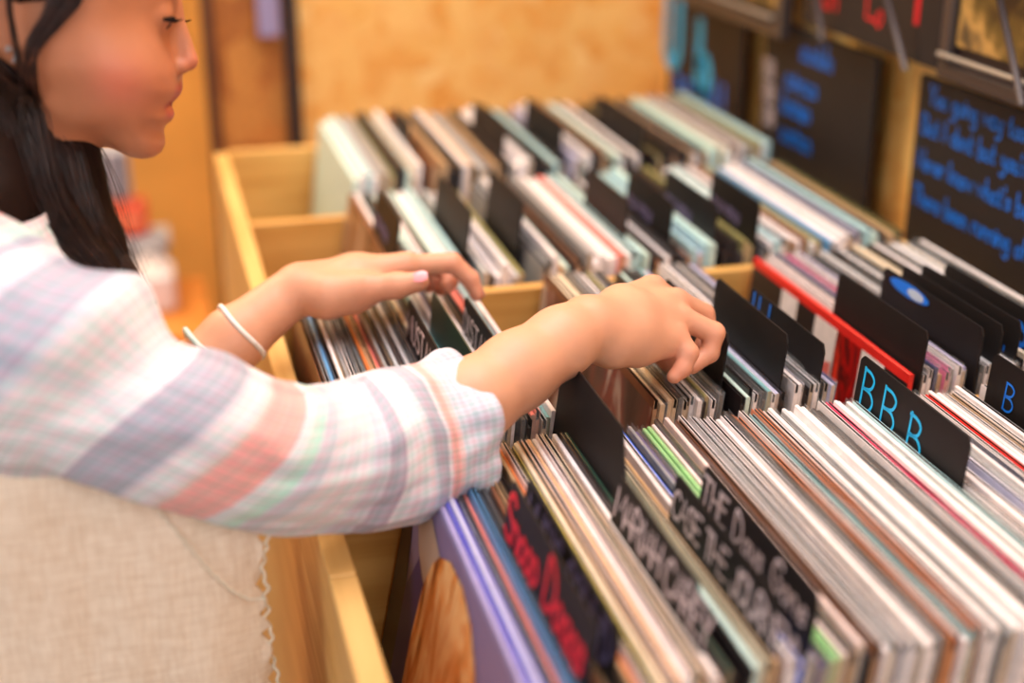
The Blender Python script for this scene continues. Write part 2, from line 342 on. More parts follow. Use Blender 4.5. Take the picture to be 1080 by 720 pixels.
MB().box(-.017, .017, -.003, .003, 0, .10, b=.003).build('tag_card', mat('lavender', srgb(150, 140, 176), .5), t)
MB().tube([(0, .0, .10), (0, .012, .30), (0, .032, .42)], .002, 6).build('cord', M_blackwood, t)

# ================================================================== records
PAL = dict(white=(238, 228, 226), pinkwhite=(240, 216, 210), cream=(234, 216, 188), grey=(150, 148, 148), silver=(190, 190, 192), black=(38, 32, 34), charcoal=(66, 60, 62), brown=(122, 76, 52), tan=(186, 150, 112),
 orange=(214, 116, 58), peach=(240, 186, 138), red=(222, 42, 36), salmon=(226, 118, 106), pink=(226, 92, 148), magenta=(226, 10, 90), navy=(36, 44, 96), blue=(40, 104, 220), skyblue=(96, 152, 200),
 lilac=(160, 150, 196), purple=(84, 70, 124), green=(150, 204, 134), darkgreen=(34, 66, 54), mint=(200, 224, 214), teal=(112, 168, 172), paleteal=(176, 212, 214), olive=(140, 134, 84), yellow=(226, 200, 80), lavender=(186, 184, 214), indigo=(76, 72, 196))
CM = {k: mat('sleeve_' + k, srgb(*v), .38, spec=.45, noise_amt=.10, noise_scale=70) for k, v in PAL.items()}
EDGE = {k: mat('edge_' + k, srgb(*[int(c * .35 + e * .65) for c, e in zip(v, (196, 164, 128))]) if k not in ('black', 'navy', 'white', 'charcoal', 'red', 'magenta', 'mint', 'paleteal', 'blue', 'lilac', 'indigo') else srgb(*v), .6, noise_amt=.25, noise_scale=120) for k, v in PAL.items()}
M_groove = mat('inside_dark', srgb(40, 34, 34), .6); M_inner = mat('inner_paper', srgb(226, 220, 214), .8)
M_plastic = mat('clear_plastic', (.92, .95, .96), .12, spec=.8, alpha=.13)
nt = M_plastic.node_tree
LP = .315
_cache = {}
def sleeve_mesh(t, H, color, open_top):
    key = (round(t, 4), round(H, 3), color, open_top)
    if key in _cache: return _cache[key]
    b = min(.0007, t * .3); L = LP / 2
    if open_top:
        w = .0006; g = .007
        pts = [(0, 0), (t, 0), (t, H), (t - w, H), (t - w, H - g), (w, H - g), (w, H), (0, H)]
        sm = [2, 0, 1, 3, 3, 3, 1, 0]
        ends = [[0, 1, 4, 5], [1, 2, 3, 4], [0, 5, 6, 7]]
    else:
        pts = [(0, 0), (t, 0), (t, H - b), (t - b, H), (b, H), (0, H - b)]
        sm = [2, 0, 1, 1, 1, 0]; ends = [[0, 1, 2, 3, 4, 5]]
    n = len(pts); V = [(x, -L, z) for x, z in pts] + [(x, L, z) for x, z in pts]; Fc = []; fm = []
    for i in range(n):
        j = (i + 1) % n; Fc.append((i, j, n + j, n + i)); fm.append(sm[i])
    for e in ends: Fc.append(tuple(e)); fm.append(2); Fc.append(tuple(n + k for k in e[::-1])); fm.append(2)
    me = bpy.data.meshes.new('record_sleeve'); me.from_pydata(V, [], Fc)
    for m in (CM[color], CM[color], EDGE[color], M_groove): me.materials.append(m)
    me.polygons.foreach_set('material_index', fm); me.update(); _cache[key] = me; return me
_pc = {}
def plastic_mesh(t, H, seed):
    key = (round(t, 4), round(H, 3), seed % 5)
    if key in _pc: return _pc[key]
    rnd = random.Random(seed % 5); L = LP / 2 + .0015; n = 26; V = []; Fc = []
    ph = rnd.uniform(0, 6); am = rnd.uniform(.0006, .0016)
    for side, x in ((0, -.0003), (1, t + .0003)):
        b0 = len(V)
        for i in range(n + 1):
            y = -L + 2 * L * i / n
            for z in (H * .55, H - .004, H + .0028 + am * math.sin(9 * i / n * 2 + ph) + rnd.uniform(-.0004, .0004)):
                dx = (.0005 * math.sin(i * 1.3 + ph) * (1 if z > H else 0)) * (1 if side else -1)
                V.append((x + dx * .5, y, z))
        for i in range(n):
            for k in (0, 1): a = b0 + i * 3 + k; Fc.append((a, a + 3, a + 4, a + 1))
    m3 = (n + 1) * 3
    for k in (0, 1): Fc.append((k, k + 1, m3 + k + 1, m3 + k))
    me = bpy.data.meshes.new('plastic_cover'); me.from_pydata(V, [], Fc); me.materials.append(M_plastic); me.update(); _pc[key] = me; return me

REC = []   # (row, xtop, t, H, color, lean, open, plastic, dy, yaw, special)
CARDS = []
ROWNAME = {1: 'nearest row', 2: 'second row', 3: 'third row', 4: 'back row'}
rr = random.Random(5)
def lean_at(row, x):
    if row == 2 and x < .33: return math.radians(np.interp(x, [.11, .30], [2.5, 6]))
    return math.radians({1: np.interp(x, [.17, .20, .30, .55, .8], [10.8, 10, 7.5, 5.0, 2.5]), 2: np.interp(x, [.36, .55, .6, .8], [7, 5, 5, 1.5]),
                         3: np.interp(x, [.22, .5, .75], [10, 6, 2]), 4: np.interp(x, [.23, .5, .78], [8, 5, 2])}[row])
def run(row, x, seq, t0=.0034, H0=.312):
    for c in seq:
        hh = None
        if isinstance(c, tuple): hh = c[2] if len(c) > 2 else None; c, t = c[0], c[1] / 1000
        else: t = t0 * rr.uniform(.92, 1.08)
        REC.append(dict(row=row, x=x, t=t, H=hh or H0 + rr.uniform(-.0035, .0035) * (1 if row < 3 else 2.2), c=c, op=rr.random() < (.5 if row < 3 else .15), pl=(row < 3 and rr.random() < .45), dy=rr.uniform(-.004, .004) * (1 if row < 3 else .9), yaw=0, sp=None))
        x += t + .0004
    return x
def fill(row, x, x1, pal, t0):
    while x < x1:
        x = run(row, x, [rr.choice(pal)], t0)
    return x
def S(s): 
    k = dict(w='white', p='pinkwhite', c='cream', g='grey', s='silver', k='black', h='charcoal', b='brown', t='tan', o='orange', e='peach', r='red', a='salmon', i='pink', m='magenta', n='navy', u='blue', y='skyblue', l='lilac', v='purple', G='green', d='darkgreen', M='mint', T='teal', P='paleteal', O='olive', Y='yellow', L='lavender')
    return [k[q] for q in s]
# --- nearest row
x = run(1, .170, [('lilac', 3.8), ('indigo', 2.2), ('lavender', 3.8), ('indigo', 2.4), ('lavender', 3.2)], .0036)
x = run(1, x, S('kayyhk'), .0030)
x = run(1, .2105, S('btk'), .0032); x = run(1, .2225, S('ktop'), .0030)
x = run(1, .2350, S('kYcepewpcewp'), .0033)
x = run(1, .2795, S('kdk'), .0029)
x = run(1, .2940, S('kM'), .0040)
x = run(1, .3060, S('ct'), .0030)
x = run(1, .3185, S('wwukg'), .0030)
x = run(1, .3375, S('vhGGpkt'), .0031)
x = run(1, .3625, S('pkbwwswnwwgwwkbowwToowwkgswwwwwkhkwmwwwMwPPww'), .00335)
x = run(1, x + .003, S('wwwLwg'), .0034)
x = run(1, x, S('wwnuwwrrwwkwtwwg'), .0034)
fill(1, max(x, .632), .772, S('wwwgwskcwrwT'), .0036)
# --- second row
x = run(2, .119, S('bgykwtgwsgPoteagktshkwgh'), .0031)
x = run(2, .2085, S('cwkdTw'), .0031)
x = run(2, .2320, S('wTvksgw'), .0028)
x = run(2, .2585, S('kkaasTw'), .0037)
x = run(2, .366, [('brown', 3.6)])
x = run(2, x + .0005, S('ckccksgwwkOwkk'), .0036)
x = run(2, .4400, S('kMkwkkTwLk'), .0033)
x = run(2, .4850, S('wwLkgwk'), .0032)
x = run(2, .5130, S('gLn'), .0032)
x = run(2, .5880, [('red', 4.0)])
x = run(2, .6010, S('wwkntii'), .0033)
x = run(2, x, S('swgl'), .0032)
x = run(2, .6530, S('hkws'), .0033)
x = run(2, .6720, S('kkgw'), .0033)
x = run(2, .6900, S('kkwc'), .0033)
fill(2, .7120, .782, S('kkhwgcs'), .0036)
# --- third row
x = run(3, .226, [('brown', 5), ('white', 5)])
MUT = S('wMMwPsswkhgtLkwOkb') + ['mint', 'paleteal', 'white']
for a, b in ((.2375, .296), (.3145, .352), (.374, .438)): fill(3, a, b, MUT, .0058)
x = run(3, .444, [('white', 5, .312), ('white', 5, .313), ('salmon', 7, .317)]); fill(3, x, .474, MUT, .0055)
for a, b in ((.4835, .515), (.524, .556), (.568, .60), (.615, .680)): fill(3, a, b, MUT + S('kkkhhb'), .0055)
run(3, .690, [('skyblue', 6), ('white', 6), ('white', 6), ('pinkwhite', 5), ('silver', 6), ('lavender', 5)])
fill(3, .732, .775, MUT, .006)
# --- back row
x = run(4, .236, [('mint', 7), ('white', 7), ('paleteal', 7), ('white', 7), ('grey', 7), ('grey', 7)]); x = fill(4, x, .316, MUT, .0062)
for a, b in ((.330, .425), (.437, .498), (.512, .60), (.613, .775)): fill(4, a, b, MUT + S('kkkkhhbtg'), .0062)

# --- divider cards: row, x at top, y near, y far, z top, description used in labels
def CARD(row, x, y0, y1, zt, desc, **k): CARDS.append(dict(row=row, x=x, y0=y0, y1=y1, z=zt, desc=desc, **k))
CARD(1, .2085, .615, .795, 1.086, 'red-lettered card', label='black divider card with smeared red handwriting in the nearest row', text=[("Snoop Doggs", .030, INK_R, .17)], tx=.792, tz=1.050)
CARD(1, .2205, .612, .800, 1.082, 'lilac-lettered card', label='black divider card with faint lilac lettering just behind the red-lettered one', text=[("MUSIC SOUND", .022, INK_LIL, .2)], tx=.790, tz=1.055)
CARD(1, .2775, .625, .785, 1.086, 'chalk-lettered card', label='black divider card chalked MARIAH CAREY beside peach and cream sleeves', text=[("MARIAH CAREY", .0215, INK_W, .13)], tx=.780, tz=1.058, cut=1)
CARD(1, .2920, .800, .958, 1.100, 'tall blank card', label='tallest blank black divider card, rising beside the girl\'s right forearm', cut=1)
CARD(1, .3140, .612, .775, 1.086, 'two-line chalked card', label='black divider card chalked CASE THE JOURNEYMAN before the blue and green sleeves', text=[("CASE THE JOURNEYM", .0185, INK_W, .14)], tx=.772, tz=1.059)
CARD(1, .3360, .612, .780, 1.088, 'second chalked card', label='black divider card chalked THE DAYS GONE, touching the green sleeves', text=[("THE Days Gone", .019, INK_W, .14)], tx=.776, tz=1.063)
CARD(1, .5265, .770, .928, 1.087, 'cyan BBB card', label='black divider card marked BBB in bright cyan marker', bbb=1)
CARD(1, .6285, .745, .905, 1.087, 'single blue B card', label='black divider card marked B in blue at the frame edge beside red sleeves', b1=1)
CARD(2, .2060, 1.000, 1.140, 1.088, 'white-scribbled card under the hand', label='black divider card with white writing under the girl\'s left thumb', text=[("MUSTANG", .022, INK_W, .14)], tx=1.135, tz=1.058)
CARD(2, .2290, .998, 1.150, 1.090, 'dark green card', label='dark green divider card between two white-lettered ones under the left hand', m='g')
CARD(2, .2560, 1.005, 1.140, 1.086, 'white-lettered card by the index finger', label='black divider card with white lettering under the girl\'s left index finger', text=[("DISTANCE", .020, INK_W, .14), ], tx=1.136, tz=1.055)
CARD(2, .4380, .985, 1.130, 1.090, 'blank card by the right hand', label='blank black divider card just beyond the fingers of the right hand')
CARD(2, .4790, .962, 1.110, 1.094, 'blue-topped blank card', label='wide blank black divider card reaching the near end of the second row')
CARD(2, .5100, .958, 1.105, 1.084, 'blue-ticked card', label='black divider card with blue ticks on top, next to the bare wood gap', ticks=1)
CARD(2, .5990, .953, 1.110, 1.088, 'front big blank card', label='blank black divider card right after the red spined record', )
CARD(2, .6500, .953, 1.120, 1.086, 'blue-oval card', label='black divider card carrying a blue and white oval logo', oval=1)
CARD(2, .6690, .955, 1.120, 1.086, 'blank card past the oval', label='blank black divider card directly past the one with the oval logo')
CARD(2, .6880, .958, 1.118, 1.086, 'blue-dotted card', label='black divider card with two small blue dots low on its near edge', dots=1)
CARD(2, .7100, .955, 1.115, 1.086, 'blue-scribbled card', label='black divider card with blue and white scribbles by the four-line blackboard', text=[("JRS", .03, INK_BL, .16)], tx=1.01, tz=1.04)
for i, (xx, ya, yb) in enumerate([(.236, 1.34, 1.47), (.311, 1.35, 1.51), (.371, 1.37, 1.51), (.479, 1.35, 1.49), (.521, 1.33, 1.47), (.562, 1.31, 1.46), (.609, 1.31, 1.44)]):
    CARD(3, xx, ya, yb, 1.096, ['first', 'second', 'third', 'fourth', 'fifth', 'sixth', 'seventh'][i] + ' black card', label=['first black divider card from the left end of the third row', 'second black divider card of the third row, beyond the left hand', 'third black divider card of the third row, before the pink-edged record', 'fourth black divider card of the third row, after the pink-edged record', 'fifth black divider card of the third row, with pale scribbles', 'sixth black divider card of the third row, with pale scribbles', 'seventh black divider card of the third row, before the long white records'][i],
         text=[("nuwmu", .02, INK_LIL, .16)] if i in (0, 4, 5, 6) else None, tx=yb - .01, tz=1.06)
for i, (xx, ya, yb) in enumerate([(.322, 1.74, 1.84), (.431, 1.68, 1.85), (.505, 1.68, 1.85), (.606, 1.66, 1.84)]):
    CARD(4, xx, ya, yb, 1.100, ['first', 'second', 'third', 'fourth'][i] + ' black card', label=['small black divider card standing up at the left of the back row', 'second black divider card of the back row, against the chipboard wall', 'third black divider card of the back row, against the chipboard wall', 'fourth black divider card of the back row, nearest the blackboards'][i])

M_cardg = mat('green_card', srgb(30, 58, 48), .4, noise_amt=.1)
def make_card(d):
    row = d['row']; zf = FLZ[row] if row in FLZ else .738; h = d['z'] - .80; a = lean_at(row, d['x']); L = (d['y1'] - d['y0']) / 2; t = .0014
    hh = h / math.cos(a); e = .022 if d.get('cut') else .004
    t0 = empty('divider_card', (d['x'] - hh * math.sin(a) , (d['y0'] + d['y1']) / 2, .80)); t0.rotation_euler[1] = a
    tag(t0, d['label'], 'divider card', 'divider cards in the ' + ROWNAME[row])
    out = [(-L, 0), (-L, hh - e * 1.6), (-L + e, hh), (L - .004, hh), (L, hh - .004), (L, 0)]; n = 6
    V = [(0, y, z) for y, z in out] + [(t, y, z) for y, z in out]
    Fc = [tuple(range(n)), tuple(range(2 * n - 1, n - 1, -1))] + [(i, n + i, n + (i + 1) % n, (i + 1) % n) for i in range(n)]
    mk('card', V, Fc, M_cardg if d.get('m') else M_card, t0)
    yc = (d['y0'] + d['y1']) / 2
    def put(text, y, z, size, ink, stroke, seed=1, track=.16, nm='lettering'):
        return lettering(nm, text, (-.0005, y - yc, (z - .80) / math.cos(a)), (0, -1, 0), (0, 0, 1), size, ink, t0, stroke, track=track, seed=seed, off=(0, 0, 0))
    if d.get('text'):
        for s, size, ink, st in d['text']:
            gw = sum(GL[c][0] + .16 for c in s); avail = d['tx'] - d['y0'] - .006
            put(s, d['tx'], d['tz'], size, ink, st * min(1, 1), seed=hash(s) % 97 if False else len(s) * 7, track=max(.05, min(.3, avail / size / len(s) - gw / len(s) + .16)))
    if d.get('bbb'):
        for k, (yy, zz) in enumerate(((.918, 1.052), (.884, 1.050), (.845, 1.046))): put("B", yy, zz - .004, .0315, INK_CY, .085, seed=k, nm='letter_b')
    if d.get('b1'): put("B", .880, 1.050, .021, INK_BL, .09, seed=9, nm='letter_b')
    if d.get('ticks'):
        for yy in (1.095, 1.083, 1.062): put("I", yy, 1.071, .010, INK_BL, .35, seed=3, nm='blue_tick')
    if d.get('dots'):
        for zz in (1.035, 1.055): put("i", .975, zz, .006, INK_BL, .3, seed=3, nm='blue_dot')
    if d.get('oval'):
        for nm, mt_, ry, rz, off, cy in (('logo_oval', INK_BL, .034, .0062, -.0005, 1.072), ('logo_centre', mat('logo_white', srgb(190, 205, 225), .5), .014, .0044, -.0010, 1.060)):
            ang = np.linspace(0, 2 * math.pi, 28, endpoint=False); c0 = cy - yc; z0 = (1.0780 - .80) / math.cos(a)
            v = [(off, c0 + ry * math.cos(q), z0 + rz * math.sin(q)) for q in ang]; mk(nm, v, [tuple(range(28))[::-1]], mt_, t0)
    return t0
for d in CARDS: make_card(d)

# --- labels for records: colour + ordinal past the closest divider card
ORD = ['first', 'second', 'third', 'fourth', 'fifth', 'sixth', 'seventh', 'eighth', 'ninth', 'tenth', 'eleventh', 'twelfth'] + ['%dth' % i for i in range(13, 60)]
CN = dict(pinkwhite='pinkish white', darkgreen='dark green', paleteal='pale teal', skyblue='sky blue')
for row in (1, 2, 3, 4):
    cs = sorted([c for c in CARDS if c['row'] == row], key=lambda c: c['x']); rs = sorted([r for r in REC if r['row'] == row], key=lambda r: r['x']); cnt = {}
    for r in rs:
        prev = [c for c in cs if c['x'] <= r['x']]
        d = ('past the ' + prev[-1]['desc']) if prev else 'at the left end'
        k = (d, r['c']); cnt[k] = cnt.get(k, 0) + 1
        r['label'] = f"{ORD[cnt[k]-1]} {CN.get(r['c'], r['c'])} record sleeve {d}, {ROWNAME[row]}"
def rec_size(r):
    yc = sum(ROWY[r['row']]) / 2; return {1: 0, 2: 1, 3: 2, 4: 3}[r['row']] * 10 + r['x']
REC.sort(key=rec_size); print({k: sum(1 for r in REC if r['row'] == k) for k in (1, 2, 3, 4)})
NIND = 300
def place(r):
    row = r['row']; a = lean_at(row, r['x']) if not r.get('lean') else r['lean']; zf = FLZ[row] - .0015
    yc = sum(ROWY[row]) / 2 + r['dy']
    return a, (r['x'] - LP * math.sin(a), yc, zf + .0035)
def art_patch(name, pts, mt, parent, off=-.0004):
    return mk(name, [(off, y, z) for y, z in pts], [tuple(range(len(pts)))], mt, parent)
stuff = MB()
mats_stuff = list(CM.values()) + list(EDGE.values()) + [M_groove]; mi_of = {m.name: i for i, m in enumerate(mats_stuff)}
SPECIAL = {}
for i, r in enumerate(REC):
    a, loc = place(r); me = sleeve_mesh(r['t'], r['H'], r['c'], r['op'] and r['t'] > .003)
    if i >= NIND:
        ca, sa = math.cos(a), math.sin(a)
        V = [(loc[0] + v.co.x * ca + v.co.z * sa, loc[1] + v.co.y, loc[2] - v.co.x * sa + v.co.z * ca) for v in me.vertices]
        n = len(stuff.v); stuff.v += V
        for p in me.polygons: stuff.f.append(tuple(n + k for k in p.vertices)); stuff.m.append(mi_of[me.materials[p.material_index].name])
        continue
    o = bpy.data.objects.new('record_sleeve', me); C.collection.objects.link(o); o.location = loc; o.rotation_euler = (0, a, r['yaw'])
    tag(o, r['label'], 'record', 'records in the ' + ROWNAME[r['row']])
    if r['pl'] and r['c'] not in ('red', 'brown', 'magenta', 'blue'):
        p = bpy.data.objects.new('plastic_cover', plastic_mesh(r['t'], r['H'], i)); C.collection.objects.link(p); p.parent = o
    if r['row'] == 1 and abs(r['x'] - .170) < 1e-6: SPECIAL['purple'] = o; o['label'] = 'record with a golden-haired figure on its purple cover, first in the nearest row'
    if r['row'] == 2 and r['c'] == 'brown' and abs(r['x'] - .366) < 1e-6: SPECIAL['brown'] = o; o['label'] = 'record with a worn brown picture cover below the right hand'
    if r['row'] == 2 and r['c'] == 'red': SPECIAL['red'] = o; o['label'] = 'record with red spine and a red, white and black cover in the second row'
    if r['row'] == 3 and r['c'] == 'brown' and abs(r['x'] - .226) < 1e-6: SPECIAL['b3'] = o; o['label'] = 'brown covered record leaning at the left end of the third row'
if stuff.v:
    o = stuff.build('record_sleeves', mats_stuff); tag(o, 'remaining out of focus records packed across the third and back rows of the bin', 'records', 'records in the third and back rows', 'stuff')
# cover art (flat printed areas on the cover)
H = .312; L = LP / 2
def noise_print(name, cols, scale, rough=.35):
    m = bpy.data.materials.new(name); m.use_nodes = True; nt = m.node_tree; b = nt.nodes['Principled BSDF']
    tc = nt.nodes.new('ShaderNodeTexCoord'); n = nt.nodes.new('ShaderNodeTexNoise'); n.inputs['Scale'].default_value = scale; n.inputs['Detail'].default_value = 4; n.inputs['Distortion'].default_value = 1.2
    mp = nt.nodes.new('ShaderNodeMapping'); mp.inputs['Scale'].default_value = (1, 2.2, .6)
    nt.links.new(tc.outputs['Object'], mp.inputs[0]); nt.links.new(mp.outputs[0], n.inputs['Vector'])
    k = len(cols); r = ramp_node(nt, [(.3 + .4 * i / (k - 1), c) for i, c in enumerate(cols)]); nt.links.new(n.outputs[0], r.inputs[0])
    nt.links.new(r.outputs[0], b.inputs['Base Color']); b.inputs['Roughness'].default_value = rough; return m
o = SPECIAL['purple']
art_patch('cover_print', [(-L + .001, .001), (-L + .001, H - .004), (L - .001, H - .004), (L - .001, .001)], mat('mauve_print', srgb(136, 120, 160), .3), o)
art_patch('cover_print', [(L - .0012, .002), (L - .0012, H - .005), (.142, H - .005), (.130, .27), (.119, .224), (.119, .002)], mat('dusk_print', srgb(46, 32, 44), .3), o, -.0008)
art_patch('cover_print', [(.119, .002), (.119, .224), (.095, .262), (.06, .27), (.07, .002)], mat('violet_print', srgb(62, 44, 120), .3), o, -.0009)
art_patch('cover_print', [(.142, H - .005), (.112, H - .005), (.040, .284), (.074, .250), (.100, .262)], mat('beige_print', srgb(196, 170, 150), .3), o, -.0010)
art_patch('figure_print', [(.084, .01), (.084, .10), (.081, .209), (.073, .252), (.063, .272), (.048, .287), (.022, .298), (-.012, .299), (-.042, .290), (-.066, .272), (-.084, .235), (-.090, .15), (-.09, .01)], noise_print('golden_hair_print', [srgb(110, 44, 18), srgb(232, 138, 60), srgb(250, 200, 136), srgb(220, 116, 48)], 22), o, -.0014)
o = SPECIAL['brown']
art_patch('cover_print', [(-L + .001, .001), (-L + .001, H - .004), (L - .001, H - .004), (L - .001, .001)], noise_print('brown_picture', [srgb(40, 30, 32), srgb(88, 66, 62), srgb(120, 60, 52), srgb(176, 160, 150)], 9), o)
o = SPECIAL['red']
for y0, y1, mm in ((-.157, -.118, 'black'), (-.118, -.078, 'white'), (-.032, .012, 'white'), (.012, .05, 'black'), (.05, .085, 'white'), (.085, .156, 'black')):
    art_patch('cover_print', [(y0, .01), (y0, H - .008), (y1, H - .008), (y1, .01)], CM[mm], o, -.0005)
art_patch('cover_print', [(-.078, .01), (-.078, H - .008), (-.032, H - .008), (-.032, .01)], noise_print('red_splash', [srgb(30, 14, 14), srgb(200, 20, 16), srgb(60, 12, 12), srgb(240, 60, 40)], 26), o, -.0006)
art_patch('cover_print', [(-.030, .03), (-.030, H - .04), (.010, H - .05), (.010, .03)], noise_print('red_lettering', [srgb(225, 205, 196), srgb(226, 70, 56), srgb(230, 214, 206)], 60), o, -.0007)
o = SPECIAL['b3']
art_patch('cover_print', [(-L + .001, .001), (-L + .001, H - .004), (L - .001, H - .004), (L - .001, .001)], noise_print('brown_haze', [srgb(84, 48, 32), srgb(150, 106, 74), srgb(190, 160, 132)], 8), o)
print('records', len(REC), 'cards', len(CARDS))
# ================================================================== the girl
def sstep(a, b, x): t = np.clip((x - a) / (b - a), 0, 1); return t * t * (3 - 2 * t)
def smin(a, b, k):
    h = np.clip(.5 + .5 * (b - a) / k, 0, 1); return b * (1 - h) + a * h - k * h * (1 - h)
def smax(a, b, k): return -smin(-a, -b, k)
class Caps:
    """chain of tapered capsules"""
    def __init__(s, pts, rad, k=0.0, sq=None):
        s.p = [np.array(p, float) for p in pts]; s.r = list(rad); s.k = k; s.sq = sq
        P = np.array(s.p); m = max(s.r) * (1 if sq is None else 1.5)
        s.lo = P.min(0) - m; s.hi = P.max(0) + m
    def __call__(s, X):
        d = None
        for a, b, ra, rb in zip(s.p[:-1], s.p[1:], s.r[:-1], s.r[1:]):
            ba = b - a; h = np.clip(((X - a) @ ba) / (ba @ ba), 0, 1)
            q = X - a - h[:, None] * ba
            if s.sq is not None:       # flattened section: sq = (unit direction, factor)
                n, f = s.sq; c = q @ n; q = q + np.outer(c * (f - 1), n)
            e = np.sqrt((q * q).sum(1)) - (ra + (rb - ra) * h)
            d = e if d is None else (smin(d, e, s.k) if s.k else np.minimum(d, e))
        return d
class Ell:
    def __init__(s, c, r, R=None):
        s.c = np.array(c, float); s.r = np.array(r, float); s.R = R
        m = s.r.max(); s.lo = s.c - m; s.hi = s.c + m
    def __call__(s, X):
        q = X - s.c
        if s.R is not None: q = q @ s.R.T
        k0 = np.sqrt(((q / s.r) ** 2).sum(1)); k1 = np.sqrt(((q / s.r ** 2) ** 2).sum(1)) + 1e-9
        return k0 * (k0 - 1) / k1
# ---- head frame
HO = PY(100, 60, 1.035); HD = float((HO - CAM) @ FW); HS = HD / F
rho = math.radians(12); psi = math.radians(5)
ew0 = FW * math.cos(rho) + UP * math.sin(rho); EV = UP * math.cos(rho) - FW * math.sin(rho)
EU = RT * math.cos(psi) + ew0 * math.sin(psi); EW = ew0 * math.cos(psi) - RT * math.sin(psi)
def HW(u, v, w): return HO + HS * ((u - 100) * EU - (v - 60) * EV + w * EW)
POLY = np.array([(193, -60), (195, -25), (192, 0), (188, 15), (183, 27), (180, 40), (180, 55), (182, 68), (184, 78), (183.5, 85), (184.5, 90), (185, 95), (182, 101), (176, 106), (171.5, 109), (173, 113), (178, 118), (178.5, 123), (175, 128), (169, 132), (167, 137), (168, 144), (168, 152), (164, 160), (156, 165.5), (144, 167.5), (130, 165), (112, 155), (92, 145), (70, 137), (45, 132), (0, 130), (-40, 112), (-62, 60), (-68, 0), (-56, -60), (-20, -108), (50, -133), (120, -123), (168, -98)], float)
def polysd(U, V, K=0):
    acc = np.zeros(U.shape); d = np.full(U.shape, 1e9); ins = np.zeros(U.shape, bool); n = len(POLY)
    for i in range(n):
        a = POLY[i]; b = POLY[(i + 1) % n]; e = b - a; wx = U - a[0]; wy = V - a[1]
        h = np.clip((wx * e[0] + wy * e[1]) / (e @ e), 0, 1); dx = wx - e[0] * h; dy = wy - e[1] * h
        dd = dx * dx + dy * dy; d = np.minimum(d, dd)
        if K: acc += math.sqrt(e @ e) * np.exp(-np.sqrt(dd) / K)
        c = (a[1] > V) != (b[1] > V)
        with np.errstate(divide='ignore', invalid='ignore'):
            ins ^= c & (U < (b[0] - a[0]) * (V - a[1]) / (b[1] - a[1] + 1e-12) + a[0])
    d = np.sqrt(d)
    if K:      # rounded distance deep inside, so the cheek has no ridges
        ds = -K * np.log(acc / 34 + 1e-30); t = sstep(4, 34, d); d = np.where(ins, d * (1 - t) + np.maximum(ds, 0) * t, d)
    return np.where(ins, -d, d)
def Wmax(u, v): return 62 + 36 * (1 - sstep(66, 165, v)) + 6 * (1 - sstep(-20, 60, v)) - 6 * sstep(120, 190, u) * (1 - sstep(40, 90, v))
RQ = 84.0
def skull(u, v, w):
    d = -polysd(u, v, 9.0); q = np.clip(1 - d / RQ, 0, None); W = Wmax(u, v)
    return (np.sqrt((w / W) ** 2 + q * q) - 1) * 74.0
def sph(u, v, w, c, r, sc=(1, 1, 1)):
    x, y, z = (u - c[0]) / sc[0], (v - c[1]) / sc[1], (w - c[2]) / sc[2]; return (np.sqrt(x * x + y * y + z * z) - r) * min(sc)
def hcaps(u, v, w, pts, rs):
    P = np.stack([u, v, w], 1); return Caps(pts, rs)(P)
def head_px(u, v, w):
    d = skull(u, v, w); aw = np.abs(w)
    d = smin(d, sph(u, v, aw, (136, 78, 44), 32), 46)                 # cheeks
    d = smin(d, sph(u, v, aw, (98, 106, 52), 16), 30)                 # jaw
    d = smax(d, -sph(u, v, aw, (206, 22, 36), 17, (1, 1.0, 1.3)), 14)  # eye sockets
    d = smin(d, sph(u, v, aw, (172.5, 17, 32), 15.0, (1, 1, 1.2)), 6)
    d = smin(d, hcaps(u, v, w, [(178, 12, 0), (180, 40, 0), (182, 68, 0)], [10, 11, 12]), 9)
    d = smin(d, hcaps(u, v, w, [(186, 8, 0), (189, 26, 0), (195, 46, 0), (197.5, 62, 0)], [7, 7, 7.5, 9.2]), 7)
    d = smin(d, sph(u, v, w, (196.5, 65, 0), 9.8), 4)
    d = smin(d, sph(u, v, aw, (189, 70.5, 9.5), 8.0, (1.1, .9, .8)), 4)      # alae
    d = smax(d, -sph(u, v, aw, (192.5, 79.5, 6), 3.0, (1.3, 1, .8)), 2)
    d = smax(d, -sph(u, v, aw, (163, 107.5, 28), 4), 6)                # mouth corners
    d = smax(d, -hcaps(u, v, w, [(160, 110, -32), (173, 109, -14), (177, 109, 0), (173, 109, 14), (160, 110, 32)], [1.2, 1.4, 1.4, 1.4, 1.2]), 2.0)
    for sg in (-1, 1):                                                 # ears
        E = [(50, 30, 84 * sg), (52, 4, 88 * sg), (40, -16, 95 * sg), (20, -16, 99 * sg), (8, 4, 100 * sg), (12, 28, 97 * sg), (24, 46, 92 * sg), (34, 56, 89 * sg)]
        e = hcaps(u, v, w, E, [3.5, 4.5, 5, 5, 5, 4.8, 5.5, 7])
        e = smin(e, sph(u, v, w, (30, 16, 87 * sg), 24, (.75, 1.25, .28)), 4)
        e = smin(e, hcaps(u, v, w, [(44, 34, 86 * sg), (38, 22, 92 * sg), (28, 6, 96 * sg), (34, -6, 95 * sg)], [5, 4, 3.5, 3]), 3)
        e = smax(e, -sph(u, v, w, (36, 24, 97 * sg), 6.5), 3)
        d = smin(d, e, 4)
    return d
class Head:
    def __init__(s):
        c = HW(66, 20, 0); s.lo = c - .17; s.hi = c + .17
    def __call__(s, X):
        q = X - HO; u = q @ EU / HS + 100; v = 60 - q @ EV / HS; w = q @ EW / HS
        near = ((u - 66) ** 2 + (v - 20) ** 2 + w ** 2) < 230 ** 2; d = np.full(len(X), .08)
        d[near] = head_px(u[near], v[near], w[near]) * HS
        return d
